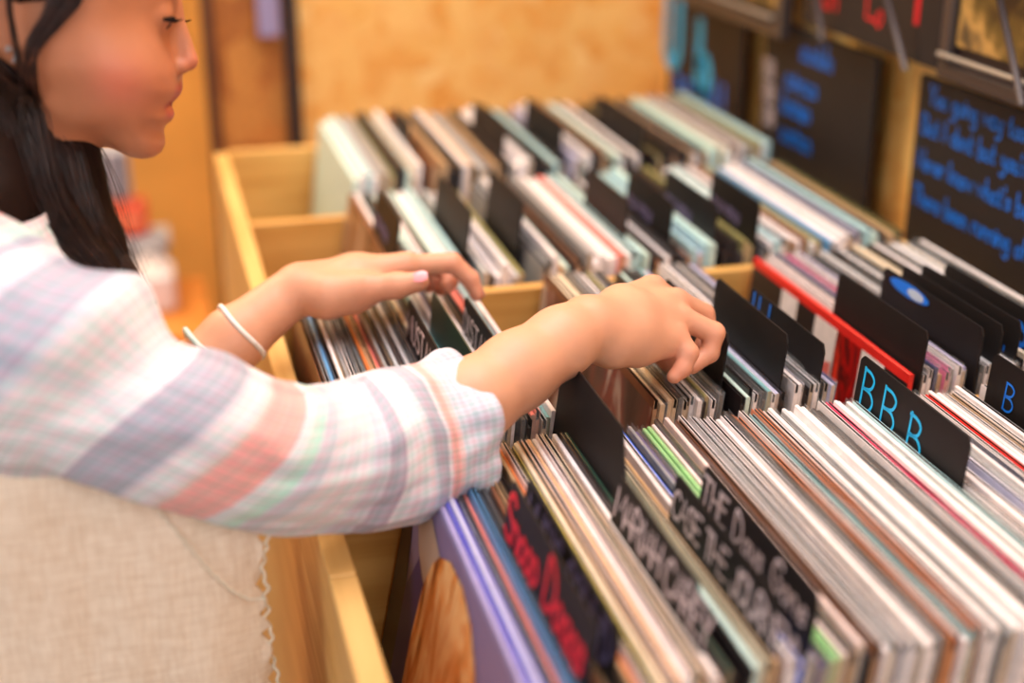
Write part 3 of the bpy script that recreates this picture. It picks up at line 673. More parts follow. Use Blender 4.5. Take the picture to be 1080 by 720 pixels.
# ---- limbs (hands first)
def J(l): return [PY(*q) for q in l]
hand = []        # (prim, k)
fr = FW * .2 + UP
# right arm and hand
SH_R = PY(40, 330, .87) + np.array([-.02, 0, -.01]); EL_R = PY(345, 482, .845)
WR = PY(618, 345, .957)
nR = np.array([-.15, -.55, .80]); nR /= np.linalg.norm(nR)      # back-of-hand normal
r_arm = Caps([PY(0, 372, .885), PY(90, 408, .856), PY(190, 450, .840), PY(290, 486, .844), PY(370, 482, .864), PY(430, 466, .886), PY(500, 422, .906), PY(545, 391, .924), PY(592, 360, .944), WR], [.038, .036, .034, .032, .031, .030, .0292, .0280, .0252, .0232], .01)
mcp = J([(688, 303, 1.028), (712, 317, 1.008), (718, 335, .990), (713, 354, .972)])
palmR = [Caps([WR + (m - WR) * .05, WR + (m - WR) * .5, m - nR * .004], [.0178, .0152, r], .012) for m, r in zip(mcp, (.0125, .0125, .0118, .0108))]
palmR.append(Caps([WR - nR * .002, PY(645, 362, .958), PY(672, 363, .966), PY(700, 362, .97)], [.018, .0175, .016, .012], .01))
fR = [Caps(J([(688, 303, 1.028), (718, 322, 1.050), (722, 345, 1.045), (714, 362, 1.035)]), [.0098, .0086, .0076, .0066], .003),
      Caps(J([(712, 317, 1.008), (742, 331, 1.014), (748, 352, 1.008), (738, 368, 1.0)]), [.0100, .0088, .0078, .0066], .003),
      Caps(J([(718, 335, .990), (753, 351, .984), (748, 372, .980), (730, 386, .974)]), [.0098, .0087, .0078, .0064], .003),
      Caps(J([(713, 354, .972), (726, 372, .962), (720, 388, .958), (711, 397, .956)]), [.0092, .0080, .0070, .0058], .003)]
thR = Caps(J([(640, 352, .99), (672, 360, 1.015), (694, 368, 1.02), (706, 384, 1.01)]), [.014, .0115, .0095, .0078], .004)
# left arm and hand
SH_L = np.array([-.10, 1.12, SH_R[2] + .005]); EL_L = PY(140, 462, 1.12); WL = PY(311, 306, 1.175)
LA = [SH_L + (-.03, -.01, -.03), SH_L + (.005, .01, -.10), EL_L]
l_arm = Caps(LA + [PY(200, 405, 1.135), PY(246, 358, 1.15), WL], [.036, .036, .034, .032, .0265, .0215], .01)
mcl = J([(428, 280, 1.175), (430, 279, 1.197), (424, 279, 1.218), (414, 281, 1.236)])
palmL = [Caps([WL + (m - WL) * .08, WL + (m - WL) * .55, m], [.0175, .0165, r], .012) for m, r in zip(mcl, (.0125, .012, .0115, .0105))]
palmL.append(Caps(J([(318, 308, 1.165), (345, 312, 1.155), (375, 309, 1.15), (398, 303, 1.15)]), [.0165, .0180, .0150, .0105], .012))
fL = [Caps(J([(428, 280, 1.175), (477, 277, 1.176), (496, 294, 1.172), (503, 310, 1.168)]), [.0102, .0090, .0078, .0066], .003),
      Caps(J([(430, 279, 1.197), (472, 284, 1.205), (474, 297, 1.192), (472, 302, 1.185)]), [.0098, .0086, .0076, .0064], .003),
      Caps(J([(424, 279, 1.218), (456, 284, 1.228), (462, 298, 1.218), (464, 305, 1.212)]), [.0095, .0082, .0072, .0062], .003),
      Caps(J([(414, 281, 1.236), (442, 285, 1.248), (450, 297, 1.240), (453, 303, 1.235)]), [.0085, .0074, .0066, .0056], .003)]
thL = Caps(J([(345, 311, 1.155), (388, 304, 1.142), (418, 301, 1.136), (442, 297, 1.132)]), [.0150, .0125, .0106, .0088], .006)
# torso, neck and legs
NB = np.array([-.115, .992, 1.215]); PEL = np.array([-.115, .99, .80])
NKT = HW(38, 105, 0); 
torso = [(Caps([NKT, HW(14, 180, 0), NB], [.044, .042, .040], .01), .02),
         (Caps([NB + (0, -.085, -.055), NB + (0, .085, -.055)], [.036, .036]), .04),
         (Ell([-.118, .99, 1.09], [.078, .115, .14]), .04), (Ell([-.112, .99, .93], [.078, .10, .13]), .05), (Ell([-.118, .99, .81], [.088, .122, .10]), .05)]
for y in (.92, 1.06):
    torso.append((Caps([(-.11, y, .78), (-.10, y, .44), (-.115, y, .09)], [.068, .046, .030], .02), .02))
    torso.append((Caps([(-.13, y, .045), (-.02, y - .0, .035), (.03, y, .030)], [.032, .028, .022], .01), .02))
BODY = torso + [(Head(), .018), (r_arm, .02)] + [(p, .010) for p in palmR] + [(thR, .006)] + [(f, .0035) for f in fR] + [(l_arm, .02)] + [(p, .010) for p in palmL] + [(thL, .006)] + [(f, .0035) for f in fL]
def sdf_mesh(prims, h=.0017, N=30, mod=None):
    lo = np.min([p.lo for p, k in prims], 0) - .02; hi = np.max([p.hi for p, k in prims], 0) + .02
    nb = np.ceil((hi - lo) / (h * N)).astype(int); KEY = np.array([1 << 42, 1 << 21, 1], dtype=np.int64)
    keys = []; pos = []; quads = []; half = h * N / 2 * 1.75
    g = np.arange(N + 2)
    for bi in np.ndindex(*nb):
        b0 = np.array(bi) * N; c = lo + (b0 + N / 2) * h
        act = [(p, k) for p, k in prims if np.all(p.lo - .03 - half < c) and np.all(p.hi + .03 + half > c)]
        if not act: continue
        blo, bhi = c - h * N / 2, c + h * N / 2
        if not any(np.all(p.lo - .004 < bhi + h) and np.all(p.hi + .004 > blo - h) for p, k in act): continue
        dc = field(act, c[None])[0]
        if abs(dc) > half + .012: continue
        X = lo + h * (np.stack(np.meshgrid(b0[0] + g, b0[1] + g, b0[2] + g, indexing='ij'), -1).reshape(-1, 3))
        D = field(act, X).reshape(N + 2, N + 2, N + 2); s = D < 0
        if s.all() or not s.any(): continue
        # cell vertices
        acc = np.zeros((N + 1,) * 3 + (3,)); cnt = np.zeros((N + 1,) * 3)
        M = N + 1; cor = lambda A, a, b, c_: A[a:a + M, b:b + M, c_:c_ + M]
        for ax in range(3):
            for o1 in (0, 1):
                for o2 in (0, 1):
                    oo = [0, 0, 0]; oth = [i for i in range(3) if i != ax]; oo[oth[0]] = o1; oo[oth[1]] = o2
                    o_b = list(oo); o_b[ax] = 1
                    da = cor(D, *oo); db = cor(D, *o_b); cr = (da < 0) != (db < 0)
                    t = np.where(cr, da / np.where(cr, da - db, 1), 0)
                    p = np.zeros((M, M, M, 3)); p[..., oth[0]] = o1; p[..., oth[1]] = o2; p[..., ax] = t
                    acc += p * cr[..., None]; cnt += cr
        has = cnt > 0; idx = np.argwhere(has); P = acc[has] / cnt[has][:, None] + idx
        keys.append(((idx + b0).astype(np.int64) * KEY).sum(1)); pos.append(lo + h * (P + b0))
        for ax in range(3):
            oth = [(ax + 1) % 3, (ax + 2) % 3]
            sl = [slice(1, N + 1)] * 3; a = s[tuple(sl)]; sl2 = list(sl); sl2[ax] = slice(2, N + 2); b = s[tuple(sl2)]
            e = np.argwhere(a != b) + 1; flip = a[a != b]
            base = e + b0; d1 = np.zeros(3, int); d1[oth[0]] = 1; d2 = np.zeros(3, int); d2[oth[1]] = 1
            q = np.stack([((base + o).astype(np.int64) * KEY).sum(1) for o in (-d1 - d2, -d2, 0 * d1, -d1)], 1)
            q[~flip] = q[~flip][:, ::-1]; quads.append(q)
    keys = np.concatenate(keys); pos = np.concatenate(pos); quads = np.concatenate(quads)
    uk, ui = np.unique(keys, return_index=True); V = pos[ui]; Fq = np.searchsorted(uk, quads)
    used = np.unique(Fq); rem = np.zeros(len(V), int); rem[used] = np.arange(len(used)); return V[used], rem[Fq]
def field(act, X):
    d = np.full(len(X), 1.0)
    for p, k in act:
        e = p(X); d = smin(d, e, k) if k else np.minimum(d, e)
    return d
def mesh_np(name, V, Fq, mt, parent=None, smooth=True):
    me = bpy.data.meshes.new(name); me.vertices.add(len(V)); me.vertices.foreach_set('co', V.astype(np.float32).ravel())
    me.loops.add(Fq.size); me.loops.foreach_set('vertex_index', Fq.astype(np.int32).ravel())
    me.polygons.add(len(Fq)); me.polygons.foreach_set('loop_start', np.arange(0, Fq.size, 4, dtype=np.int32)); me.polygons.foreach_set('loop_total', np.full(len(Fq), 4, np.int32))
    me.polygons.foreach_set('use_smooth', np.full(len(Fq), smooth)); me.materials.append(mt); me.update(calc_edges=True); me.validate()
    o = bpy.data.objects.new(name, me); C.collection.objects.link(o)
    if parent: o.parent = parent
    return o
def skin_mat():
    m = bpy.data.materials.new('skin'); m.use_nodes = True; nt = m.node_tree; b = nt.nodes['Principled BSDF']
    at = nt.nodes.new('ShaderNodeVertexColor'); at.layer_name = 'tint'
    tc = nt.nodes.new('ShaderNodeTexCoord'); n = nt.nodes.new('ShaderNodeTexNoise'); n.inputs['Scale'].default_value = 38; n.inputs['Detail'].default_value = 3
    nt.links.new(tc.outputs['Object'], n.inputs['Vector'])
    mr = nt.nodes.new('ShaderNodeMapRange'); mr.inputs[1].default_value = .3; mr.inputs[2].default_value = .7; mr.inputs[3].default_value = .94; mr.inputs[4].default_value = 1.05; nt.links.new(n.outputs[0], mr.inputs[0])
    hs = nt.nodes.new('ShaderNodeHueSaturation'); nt.links.new(at.outputs['Color'], hs.inputs['Color']); nt.links.new(mr.outputs[0], hs.inputs['Value'])
    nt.links.new(hs.outputs[0], b.inputs['Base Color'])
    b.inputs['Roughness'].default_value = .48; b.inputs['Specular IOR Level'].default_value = .4
    b.inputs['Subsurface Weight'].default_value = .12; b.inputs['Subsurface Radius'].default_value = (1, .35, .2); b.inputs['Subsurface Scale'].default_value = .006
    n2 = nt.nodes.new('ShaderNodeTexNoise'); n2.inputs['Scale'].default_value = 900; nt.links.new(tc.outputs['Object'], n2.inputs['Vector'])
    bp = nt.nodes.new('ShaderNodeBump'); bp.inputs['Strength'].default_value = .08; bp.inputs['Distance'].default_value = .0008; nt.links.new(n2.outputs[0], bp.inputs['Height']); nt.links.new(bp.outputs[0], b.inputs['Normal'])
    return m
import os as _os, time as _t
_t0 = _t.time()
V, Fq = sdf_mesh(BODY)
girl = mesh_np('person', V, Fq, skin_mat())
tag(girl, 'girl with long dark hair in plaid shirt and linen apron flipping through records', 'person')
# skin tones: lips, blush, finger joints (pigment), plus shade painted into the head
base = np.array(srgb(216, 158, 126)); col = np.tile(base, (len(V), 1))
q = V - HO; u = q @ EU / HS + 100; v = 60 - q @ EV / HS; w = q @ EW / HS; inh = (u > -70) & (u < 215) & (v > -140) & (v < 175) & (np.abs(w) < 120)
def blend(mask, c): 
    global col
    col = col * (1 - mask[:, None]) + np.array(c) * mask[:, None]
face = np.array(srgb(190, 122, 86)); blend(np.clip(inh * 1.0, 0, 1), face)  # head darker than the arms: its shade is painted into the tint
blend(inh * .55 * np.exp(-(((u - 140) / 30) ** 2 + ((v - 85) / 26) ** 2)), srgb(206, 104, 84))
blend(inh * .35 * np.exp(-(((u - 203) / 10) ** 2 + ((v - 66) / 12) ** 2)), srgb(214, 116, 96))
lip = inh * sstep(161, 169, u) * (1 - sstep(20, 32, np.abs(w))) * (sstep(86, 91, v) * (1 - sstep(121, 126, v)) ) * (u > 160 + np.abs(w) * .1); blend(np.clip(lip, 0, 1) * .85, srgb(186, 84, 78))
blend(inh * .4 * np.exp(-(((u - 170) / 7) ** 2 + ((v - 109.5) / 2.5) ** 2)) * (1 - sstep(16, 28, np.abs(w))), srgb(110, 36, 36))  # darker red along the gap between the lips
for cap in fR + fL + [thR, thL]:
    for i, pnt in enumerate(cap.p[1:] if True else []):
        blend(.28 * np.exp(-((V - pnt) ** 2).sum(1) / .011 ** 2), srgb(222, 112, 88))
for m_ in mcp + mcl: blend(.22 * np.exp(-((V - m_) ** 2).sum(1) / .012 ** 2), srgb(222, 120, 96))
ca = girl.data.color_attributes.new('tint', 'FLOAT_COLOR', 'POINT'); ca.data.foreach_set('color', np.hstack([col, np.ones((len(V), 1))]).astype(np.float32).ravel())
print('body verts', len(V), round(_t.time() - _t0, 1))

# ---- nails, eye, lashes, earring, bracelets
def nail(c, along, up_, ln, wd):
    al = along / np.linalg.norm(along); n = up_ - al * (up_ @ al); n /= np.linalg.norm(n); s_ = np.cross(al, n); vs = []; fs = []
    for i in range(9):
        for j in range(9):
            a, b = -1 + 2 * i / 8, -1 + 2 * j / 8; k = math.sqrt(max(0, 1 - .45 * b * b)); 
            vs.append(c + al * a * ln * (1 - .18 * b * b) + s_ * b * wd * (1 - .22 * a * a) + n * (wd * .55 * (k - 1) + .0004))
    for i in range(8):
        for j in range(8): fs.append((i * 9 + j, i * 9 + j + 1, i * 9 + j + 10, i * 9 + j + 9))
    return mk('fingernail', vs, fs, mat('nail', srgb(236, 150, 156), .25, coat=.5), girl, smooth=True)
toCam = CAM - PY(440, 297, 1.13); toCam /= np.linalg.norm(toCam); up_l = np.array([-.0, -.45, .9])
nl = toCam * .75 + np.array([0, 0, .65]); nl /= np.linalg.norm(nl)
d_ = thL.p[3] - thL.p[2]; nail(thL.p[3] + nl * .0087 + d_ / np.linalg.norm(d_) * .001, d_, nl, .0066, .0056)
d_ = fL[0].p[3] - fL[0].p[2]; nn = np.array([.9, -.1, .4]); nn /= np.linalg.norm(nn); nail(fL[0].p[3] + nn * .0064, d_, nn, .005, .0048)
d_ = fR[3].p[3] - fR[3].p[2]; nn = np.array([.95, -.2, .1]); nn /= np.linalg.norm(nn); nail(fR[3].p[3] + nn * .0056, d_, nn, .0045, .0042)
# eyes: dark lash line and iris slit at the lowered lid
for sg in (-1, 1):
    lash = MB()
    mid = []
    for i in range(26):
        a = -1 + 2 * i / 25; w_ = 32 + a * 16; uu = 172.5 + 15.0 * math.sqrt(max(.02, 1 - (a * .86) ** 2)) + .6; vv = 20.5 + 1.4 * a * a
        mid.append((uu, vv, w_ * sg))
    lash.tube([HW(*m_) for m_ in mid], .0013, 6); lash.tube([HW(m_[0] - .6, m_[1] + 2.2, m_[2]) for m_ in mid[4:22]], .0011, 6)
    for i in range(26):
        m_ = mid[i]; a = -1 + 2 * i / 25
        P0 = HW(*m_); P1 = HW(m_[0] + 5, m_[1] + 2.4, m_[2] + sg * a * 3); P2 = HW(m_[0] + 9.5, m_[1] + 1.0, m_[2] + sg * a * 6)
        lash.tube([P0, P1, P2], [.0005, .0004, .00015], 4)
    lash.build('eyelashes', mat('lash_black', srgb(22, 12, 10), .8, spec=.1), girl)
    ir = MB(); cI = HW(176.5, 23.5, 30 * sg); ir.tube([cI + EU * k * HS * 9.5 for k in np.linspace(-1, 1, 13)], [HS * 9.5 * math.sqrt(max(.001, 1 - k * k)) for k in np.linspace(-1, 1, 13)], 16); ir.build('eye', mat('dark_eye', srgb(34, 18, 14), .2), girl, smooth=True)
    br = MB()
    for i in range(60):
        a = i / 59; w_ = 18 + a * 46; vv = -8 - 7 * math.sin(a * 2.4) + random.uniform(-2, 2); uu = 194 - (a ** 2) * 22
        # project on the skin
        for k in range(40):
            if head_px(np.array([uu]), np.array([vv]), np.array([w_ * sg]))[0] > -.3: break
            uu += 1
        br.tube([HW(uu - .5, vv + 2, w_ * sg), HW(uu + 1.2, vv - 1, (w_ + 4) * sg)], [.0005, .0002], 4)
    br.build('eyebrow', mat('brow', srgb(50, 32, 26), .6), girl)
silver = mat('silver', (.9, .9, .92), .25, metal=.3, spec=.9)
er = MB(); er.tube([HW(39 + 5 * math.cos(a) * .6, 57 + 6 * math.sin(a), -93 - 3 * math.cos(a)) for a in np.linspace(0, 2 * math.pi, 20)], .0012, 8)
er.build('earring', silver, girl, smooth=True)
er = MB(); c0 = HW(37.5, 51, -102); er.tube([c0 + EW * -.0012, c0, c0 + EW * .0012], [.0012, .0024, .0012], 12); er.build('earring_stud', silver, girl, smooth=True)
def bracelet(name, c, axis, r, tr, mt, beads=0):
    axis = axis / np.linalg.norm(axis); a = np.cross(axis, [0, 0, 1]); a /= np.linalg.norm(a); b = np.cross(axis, a); m = MB(); n = 40
    pts = [c + r * (math.cos(t) * a + math.sin(t) * b) + axis * .003 * math.sin(t * 2) for t in np.linspace(0, 2 * math.pi, n + 1)]
    m.tube(pts, tr, 8, cap=False)
    return m.build(name, mt, girl, smooth=True)
ax = PY(311, 306, 1.175) - PY(246, 358, 1.15)
bracelet('bracelet', PY(252, 352, 1.152), ax, .0278, .0024, mat('white_band', srgb(236, 232, 226), .5))
bracelet('bracelet', PY(221, 377, 1.142), ax + np.array([0, 0, .01]), .0310, .0026, mat('pale_green_band', srgb(190, 214, 208), .4))

# ---- hair
def surf_w(u, v):
    d = float(-polysd(np.array([u]), np.array([v]))[0]); qq = max(0., 1 - d / RQ) if d > 0 else 1.0
    return float(Wmax(np.array([u * 1.0]), np.array([v * 1.0]))[0]) * math.sqrt(max(0, 1 - qq * qq))
def hair_mat():
    m = bpy.data.materials.new('dark_hair'); m.use_nodes = True; nt = m.node_tree; b = nt.nodes['Principled BSDF']
    tc = nt.nodes.new('ShaderNodeTexCoord'); n = nt.nodes.new('ShaderNodeTexNoise'); n.inputs['Scale'].default_value = 120
    nt.links.new(tc.outputs['Object'], n.inputs['Vector']); r = ramp_node(nt, [(.35, srgb(34, 17, 13)), (.65, srgb(62, 34, 25))]); nt.links.new(n.outputs[0], r.inputs[0]); nt.links.new(r.outputs[0], b.inputs['Base Color'])
    b.inputs['Roughness'].default_value = .38; b.inputs['Specular IOR Level'].default_value = .6; return m
M_hair = hair_mat(); hr = random.Random(3); HB = MB()
def strands(guides, n, r0, spread, lift, npts=22, tmax=(1, 1), frizz=1.0, edge_bias=1.0):
    G = [catmull(np.array(g, float), npts) for g in guides]; m = len(G) - 1
    for i in range(n):
        a = hr.random() ** edge_bias * m; k = min(int(a), m - 1); f = a - k
        P = G[k] * (1 - f) + G[k + 1] * f
        P = P + np.array([hr.gauss(0, spread), hr.gauss(0, spread * .5), hr.gauss(0, lift)])
        ph = hr.uniform(0, 6); am = hr.uniform(0, 1.6) * frizz
        tt = np.linspace(0, 1, npts); P[:, 0] += am * np.sin(tt * 9 + ph) * tt; P[:, 2] += am * 2 * np.cos(tt * 7 + ph) * tt
        te = hr.uniform(*tmax); q_ = catmull(P, npts)[:max(4, int(npts * te))]
        R = r0 * hr.uniform(.7, 1.3) * (1 - .75 * np.linspace(0, 1, len(q_)) ** 2.5)
        HB.tube([HW(*x) for x in q_], list(R), 3, cap=False)
def on(u, v, off, side=-1): return (u, v, side * (surf_w(u, v) + off))
# side of head sweep in front of the ear (temple)
T1 = [on(60, -125, 4), on(100, -70, 7), on(117, -20, 7), on(112, 4, 6), on(90, 28, 6), on(72, 46, 6), on(64, 66, 6), on(61, 95, 6), on(60, 125, 7), on(62, 152, 9), (64, 185, -78)]
T2 = [on(60, -128, 4), on(88, -70, 8), on(102, -24, 9), on(100, 0, 9), on(84, 22, 9), on(68, 42, 9), on(58, 60, 9), on(54, 90, 9), on(52, 122, 9), (56, 155, -84), (64, 195, -80)]
T3 = [on(40, -130, 4), on(60, -70, 9), on(80, -30, 10), on(84, -6, 11), on(78, 16, 11), on(62, 38, 11), on(54, 58, 10), on(48, 88, 10), on(46, 122, 10), (50, 155, -88), (60, 200, -84)]
strands([T1, T2, T3], 300, .00042, 2.0, 1.5, tmax=(.36, .62))
strands([T1, T2, T3], 60, .00028, 2.6, 2, tmax=(.75, 1))
strands([[on(30, -128, 6), on(50, -60, 10), on(64, -26, 12), on(50, -8, 20), on(46, 12, 20), on(47, 34, 18), on(48, 58, 14), on(44, 90, 12), (44, 130, -96), (54, 190, -88)]] * 2, 30, .00034, 1.6, 1.2, tmax=(.8, 1))
strands([[on(40, -130, 6), on(60, -70, 8), on(72, -40, 9), on(60, -18, 10), on(30, -14, 16), on(4, -8, 14), on(-6, 20, 12)], [on(60, -125, 5), on(96, -60, 7), on(106, -18, 7), on(84, 0, 8), on(50, -2, 14), on(20, -20, 18), on(-4, -10, 14)]], 240, .0004, 2.5, 2, tmax=(.8, 1))
# behind the ear down to the lock over the shoulder
B1 = [on(30, -130, 4), on(6, -80, 10), on(-2, -30, 12), on(2, 10, 12), on(8, 44, 10), on(28, 78, 10), on(50, 104, 8), (60, 150, -84), (68, 195, -86), (88, 240, -78), (116, 280, -72), (146, 312, -66), (158, 326, -62)]
B2 = [on(0, -118, 4), on(-25, -70, 10), on(-30, -10, 12), on(-24, 30, 12), on(-8, 66, 12), (14, 108, -99), (30, 160, -96), (46, 210, -90), (70, 255, -84), (100, 290, -76), (132, 318, -70), (150, 334, -66)]
B3 = [on(-30, -95, 2), on(-52, -40, 8), on(-56, 10, 8), on(-46, 52, 8), (-28, 100, -104), (-6, 150, -132), (14, 200, -154), (36, 242, -142), (64, 285, -110), (98, 322, -72), (120, 338, -70)]
B4 = [(-62, -60, -30), (-80, 0, -50), (-78, 60, -70), (-64, 110, -100), (-46, 160, -128), (-26, 205, -156), (0, 240, -150), (10, 280, -120), (24, 320, -66), (50, 345, -66)]
strands([B1, B2, B3, B4], 1900, .00048, 4.0, 5, npts=26, tmax=(.86, 1))
# underneath, past the jaw on the far side of the neck
F1 = [on(50, 120, 2, -1), (76, 140, -30), (86, 158, -36), (94, 195, -40), (104, 228, -44), (122, 262, -36), (142, 296, -46), (160, 326, -54)]
F2 = [(30, 110, -50), (58, 146, -54), (70, 165, -56), (78, 200, -60), (92, 240, -62), (114, 276, -58), (138, 306, -60), (154, 330, -60)]
F3 = [(40, 110, 50), (62, 145, 46), (74, 165, 40), (84, 205, 30), (98, 240, 6), (120, 274, -20), (142, 306, -36), (156, 330, -48)]
strands([F3, F1, F2], 900, .00046, 2.6, 6, npts=22, tmax=(.8, 1))
strands([[(78, 140, 0), (92, 158, 4), (100, 200, 0), (112, 240, -16), (134, 285, -30), (168, 340, -40)], [(84, 140, 10), (100, 170, 14), (120, 215, 0), (136, 260, -16), (160, 320, -30)]], 22, .00022, 3.5, 6, npts=20, tmax=(.7, 1), frizz=2.5)
# far side of the head and top
strands([[(20, -134, 10), (0, -90, 86), (-10, 0, 106), (0, 80, 98), (30, 150, 80), (50, 220, 60)], [(-10, -120, 0), (-50, -60, 60), (-66, 20, 70), (-50, 90, 70), (-10, 170, 60), (10, 240, 50)], [(-40, -96, 0), (-76, -20, 10), (-82, 60, 0), (-62, 130, 0), (-40, 210, 0), (-20, 280, -20)]], 420, .0006, 4, 4)
HB.build('hair', M_hair, girl, smooth=True)
# dense hair under the strands
class HairMass:
    def __init__(s): c = HW(20, 40, 0); s.lo = c - .19; s.hi = c + .19
    def __call__(s, X):
        q = X - HO; u = q @ EU / HS + 100; v = 60 - q @ EV / HS; w = q @ EW / HS
        d = skull(u, v, w) - 5.5
        # keep only crown and back: cut away face and ear
        cut = (u - np.interp(v, [-120, -75, -45, 0, 7, 14, 30, 50, 66, 80, 110, 140], [185, 160, 132, 103, 60, 12, 10, 14, 36, 46, 54, 58])) * .7
        ear = 20 - np.sqrt(((u - 32) / .95) ** 2 + ((v - 26) / 1.5) ** 2 + (np.minimum(np.abs(w) - 80, 0) / .8) ** 2)
        d = np.maximum(d, cut); d = np.maximum(d, ear); d = np.maximum(d, (v - 128))
        return d * HS
lockm = Caps([HW(-20, 95, -42), HW(10, 150, -60), HW(34, 205, -66), HW(62, 246, -66), HW(98, 284, -66), HW(128, 306, -62)], [.040, .030, .025, .021, .015, .006], .02, sq=(EW, 1.8))
lockb = Caps([HW(20, 110, -6), HW(54, 165, -8), HW(70, 210, -14), HW(96, 254, -26), HW(128, 298, -46)], [.034, .027, .021, .015, .007], .02)
backm = Caps([HW(-40, 90, -20), HW(-28, 150, -66), HW(-8, 205, -100), HW(18, 244, -92)], [.045, .042, .036, .024], .02)
V2, F2q = sdf_mesh([(HairMass(), 0), (lockm, .012), (lockb, .010), (backm, .02)], h=.003, N=24)
mesh_np('hair', V2, F2q, mat('hair_depth', srgb(30, 16, 13), .6, spec=.15, noise_amt=.2, noise_scale=200), girl)
print('hair', len(V2), round(_t.time() - _t0, 1))

# ---- plaid shirt
def plaid_mat():
    m = bpy.data.materials.new('plaid_cotton'); m.use_nodes = True; nt = m.node_tree; b = nt.nodes['Principled BSDF']; L = nt.links.new
    uv = nt.nodes.new('ShaderNodeUVMap'); uv.uv_map = 'UVMap'; sp = nt.nodes.new('ShaderNodeSeparateXYZ'); L(uv.outputs[0], sp.inputs[0])
    W = srgb(238, 234, 239); P_ = srgb(250, 184, 178); G_ = srgb(190, 186, 202); Mn = srgb(208, 238, 228); LG = srgb(218, 216, 228); PW = srgb(242, 218, 216)
    def n01(x): return (x + 200) / 760
    st = [(-200, W), (-150, P_), (-104, PW), (-80, Mn), (-52, G_), (-38, W), (-14, LG), (-6, G_), (48, LG), (56, W), (134, W), (141, G_), (186, LG), (191, W), (211, PW), (216, P_), (258, W), (272, Mn), (286, LG), (304, W), (352, LG), (372, G_), (392, W), (424, LG), (432, G_), (452, W), (458, P_), (468, PW), (476, LG), (500, LG)]
    ra = ramp_node(nt, [(n01(x), c) for x, c in st], 'CONSTANT'); L(sp.outputs[0], ra.inputs[0]); mx = ra
    def lines(sock, freq, thr, soft=.12, ph=0):
        a = nt.nodes.new('ShaderNodeMath'); a.operation = 'MULTIPLY_ADD'; a.inputs[1].default_value = freq * 2 * math.pi; a.inputs[2].default_value = ph; L(sock, a.inputs[0])
        s_ = nt.nodes.new('ShaderNodeMath'); s_.operation = 'SINE'; L(a.outputs[0], s_.inputs[0])
        r_ = nt.nodes.new('ShaderNodeMapRange'); r_.inputs[1].default_value = thr - soft; r_.inputs[2].default_value = thr + soft; L(s_.outputs[0], r_.inputs[0]); return r_.outputs[0]
    # check lines along the sleeve (mint, pink) and across it
    def mixin(col_in, fac, c, amt, mode='MULTIPLY'):
        f = nt.nodes.new('ShaderNodeMath'); f.operation = 'MULTIPLY'; f.inputs[1].default_value = amt; L(fac, f.inputs[0])
        x = nt.nodes.new('ShaderNodeMixRGB'); x.blend_type = mode; L(f.outputs[0], x.inputs[0]); L(col_in, x.inputs[1]); x.inputs[2].default_value = (*c, 1); return x.outputs[0]
    c = mx.outputs[0]
    c = mixin(c, lines(sp.outputs[1], 84, .55), srgb(160, 220, 206), .34)
    c = mixin(c, lines(sp.outputs[1], 84, .60, ph=2.6), srgb(236, 170, 178), .22)
    c = mixin(c, lines(sp.outputs[0], 46, .55), srgb(170, 224, 210), .30)
    c = mixin(c, lines(sp.outputs[0], 46, .6, ph=2.8), srgb(232, 170, 176), .22)
    c = mixin(c, lines(sp.outputs[1], 9.5, .82, .1), srgb(140, 148, 170), .25)
    tc = nt.nodes.new('ShaderNodeTexCoord'); n = nt.nodes.new('ShaderNodeTexNoise'); n.inputs['Scale'].default_value = 900; n.inputs['Detail'].default_value = 2; L(tc.outputs['Object'], n.inputs['Vector'])
    bp = nt.nodes.new('ShaderNodeBump'); bp.inputs['Strength'].default_value = .25; bp.inputs['Distance'].default_value = .001; L(n.outputs[0], bp.inputs['Height']); L(bp.outputs[0], b.inputs['Normal'])
    L(c, b.inputs['Base Color']); b.inputs['Roughness'].default_value = .85; b.inputs['Sheen Weight'].default_value = .2
    return m
M_plaid = plaid_mat()
def fbm(p, s, sd=0): return noise.fractal(Vector((p[0] * s + sd, p[1] * s, p[2] * s)), 1.0, 2.0, 3)
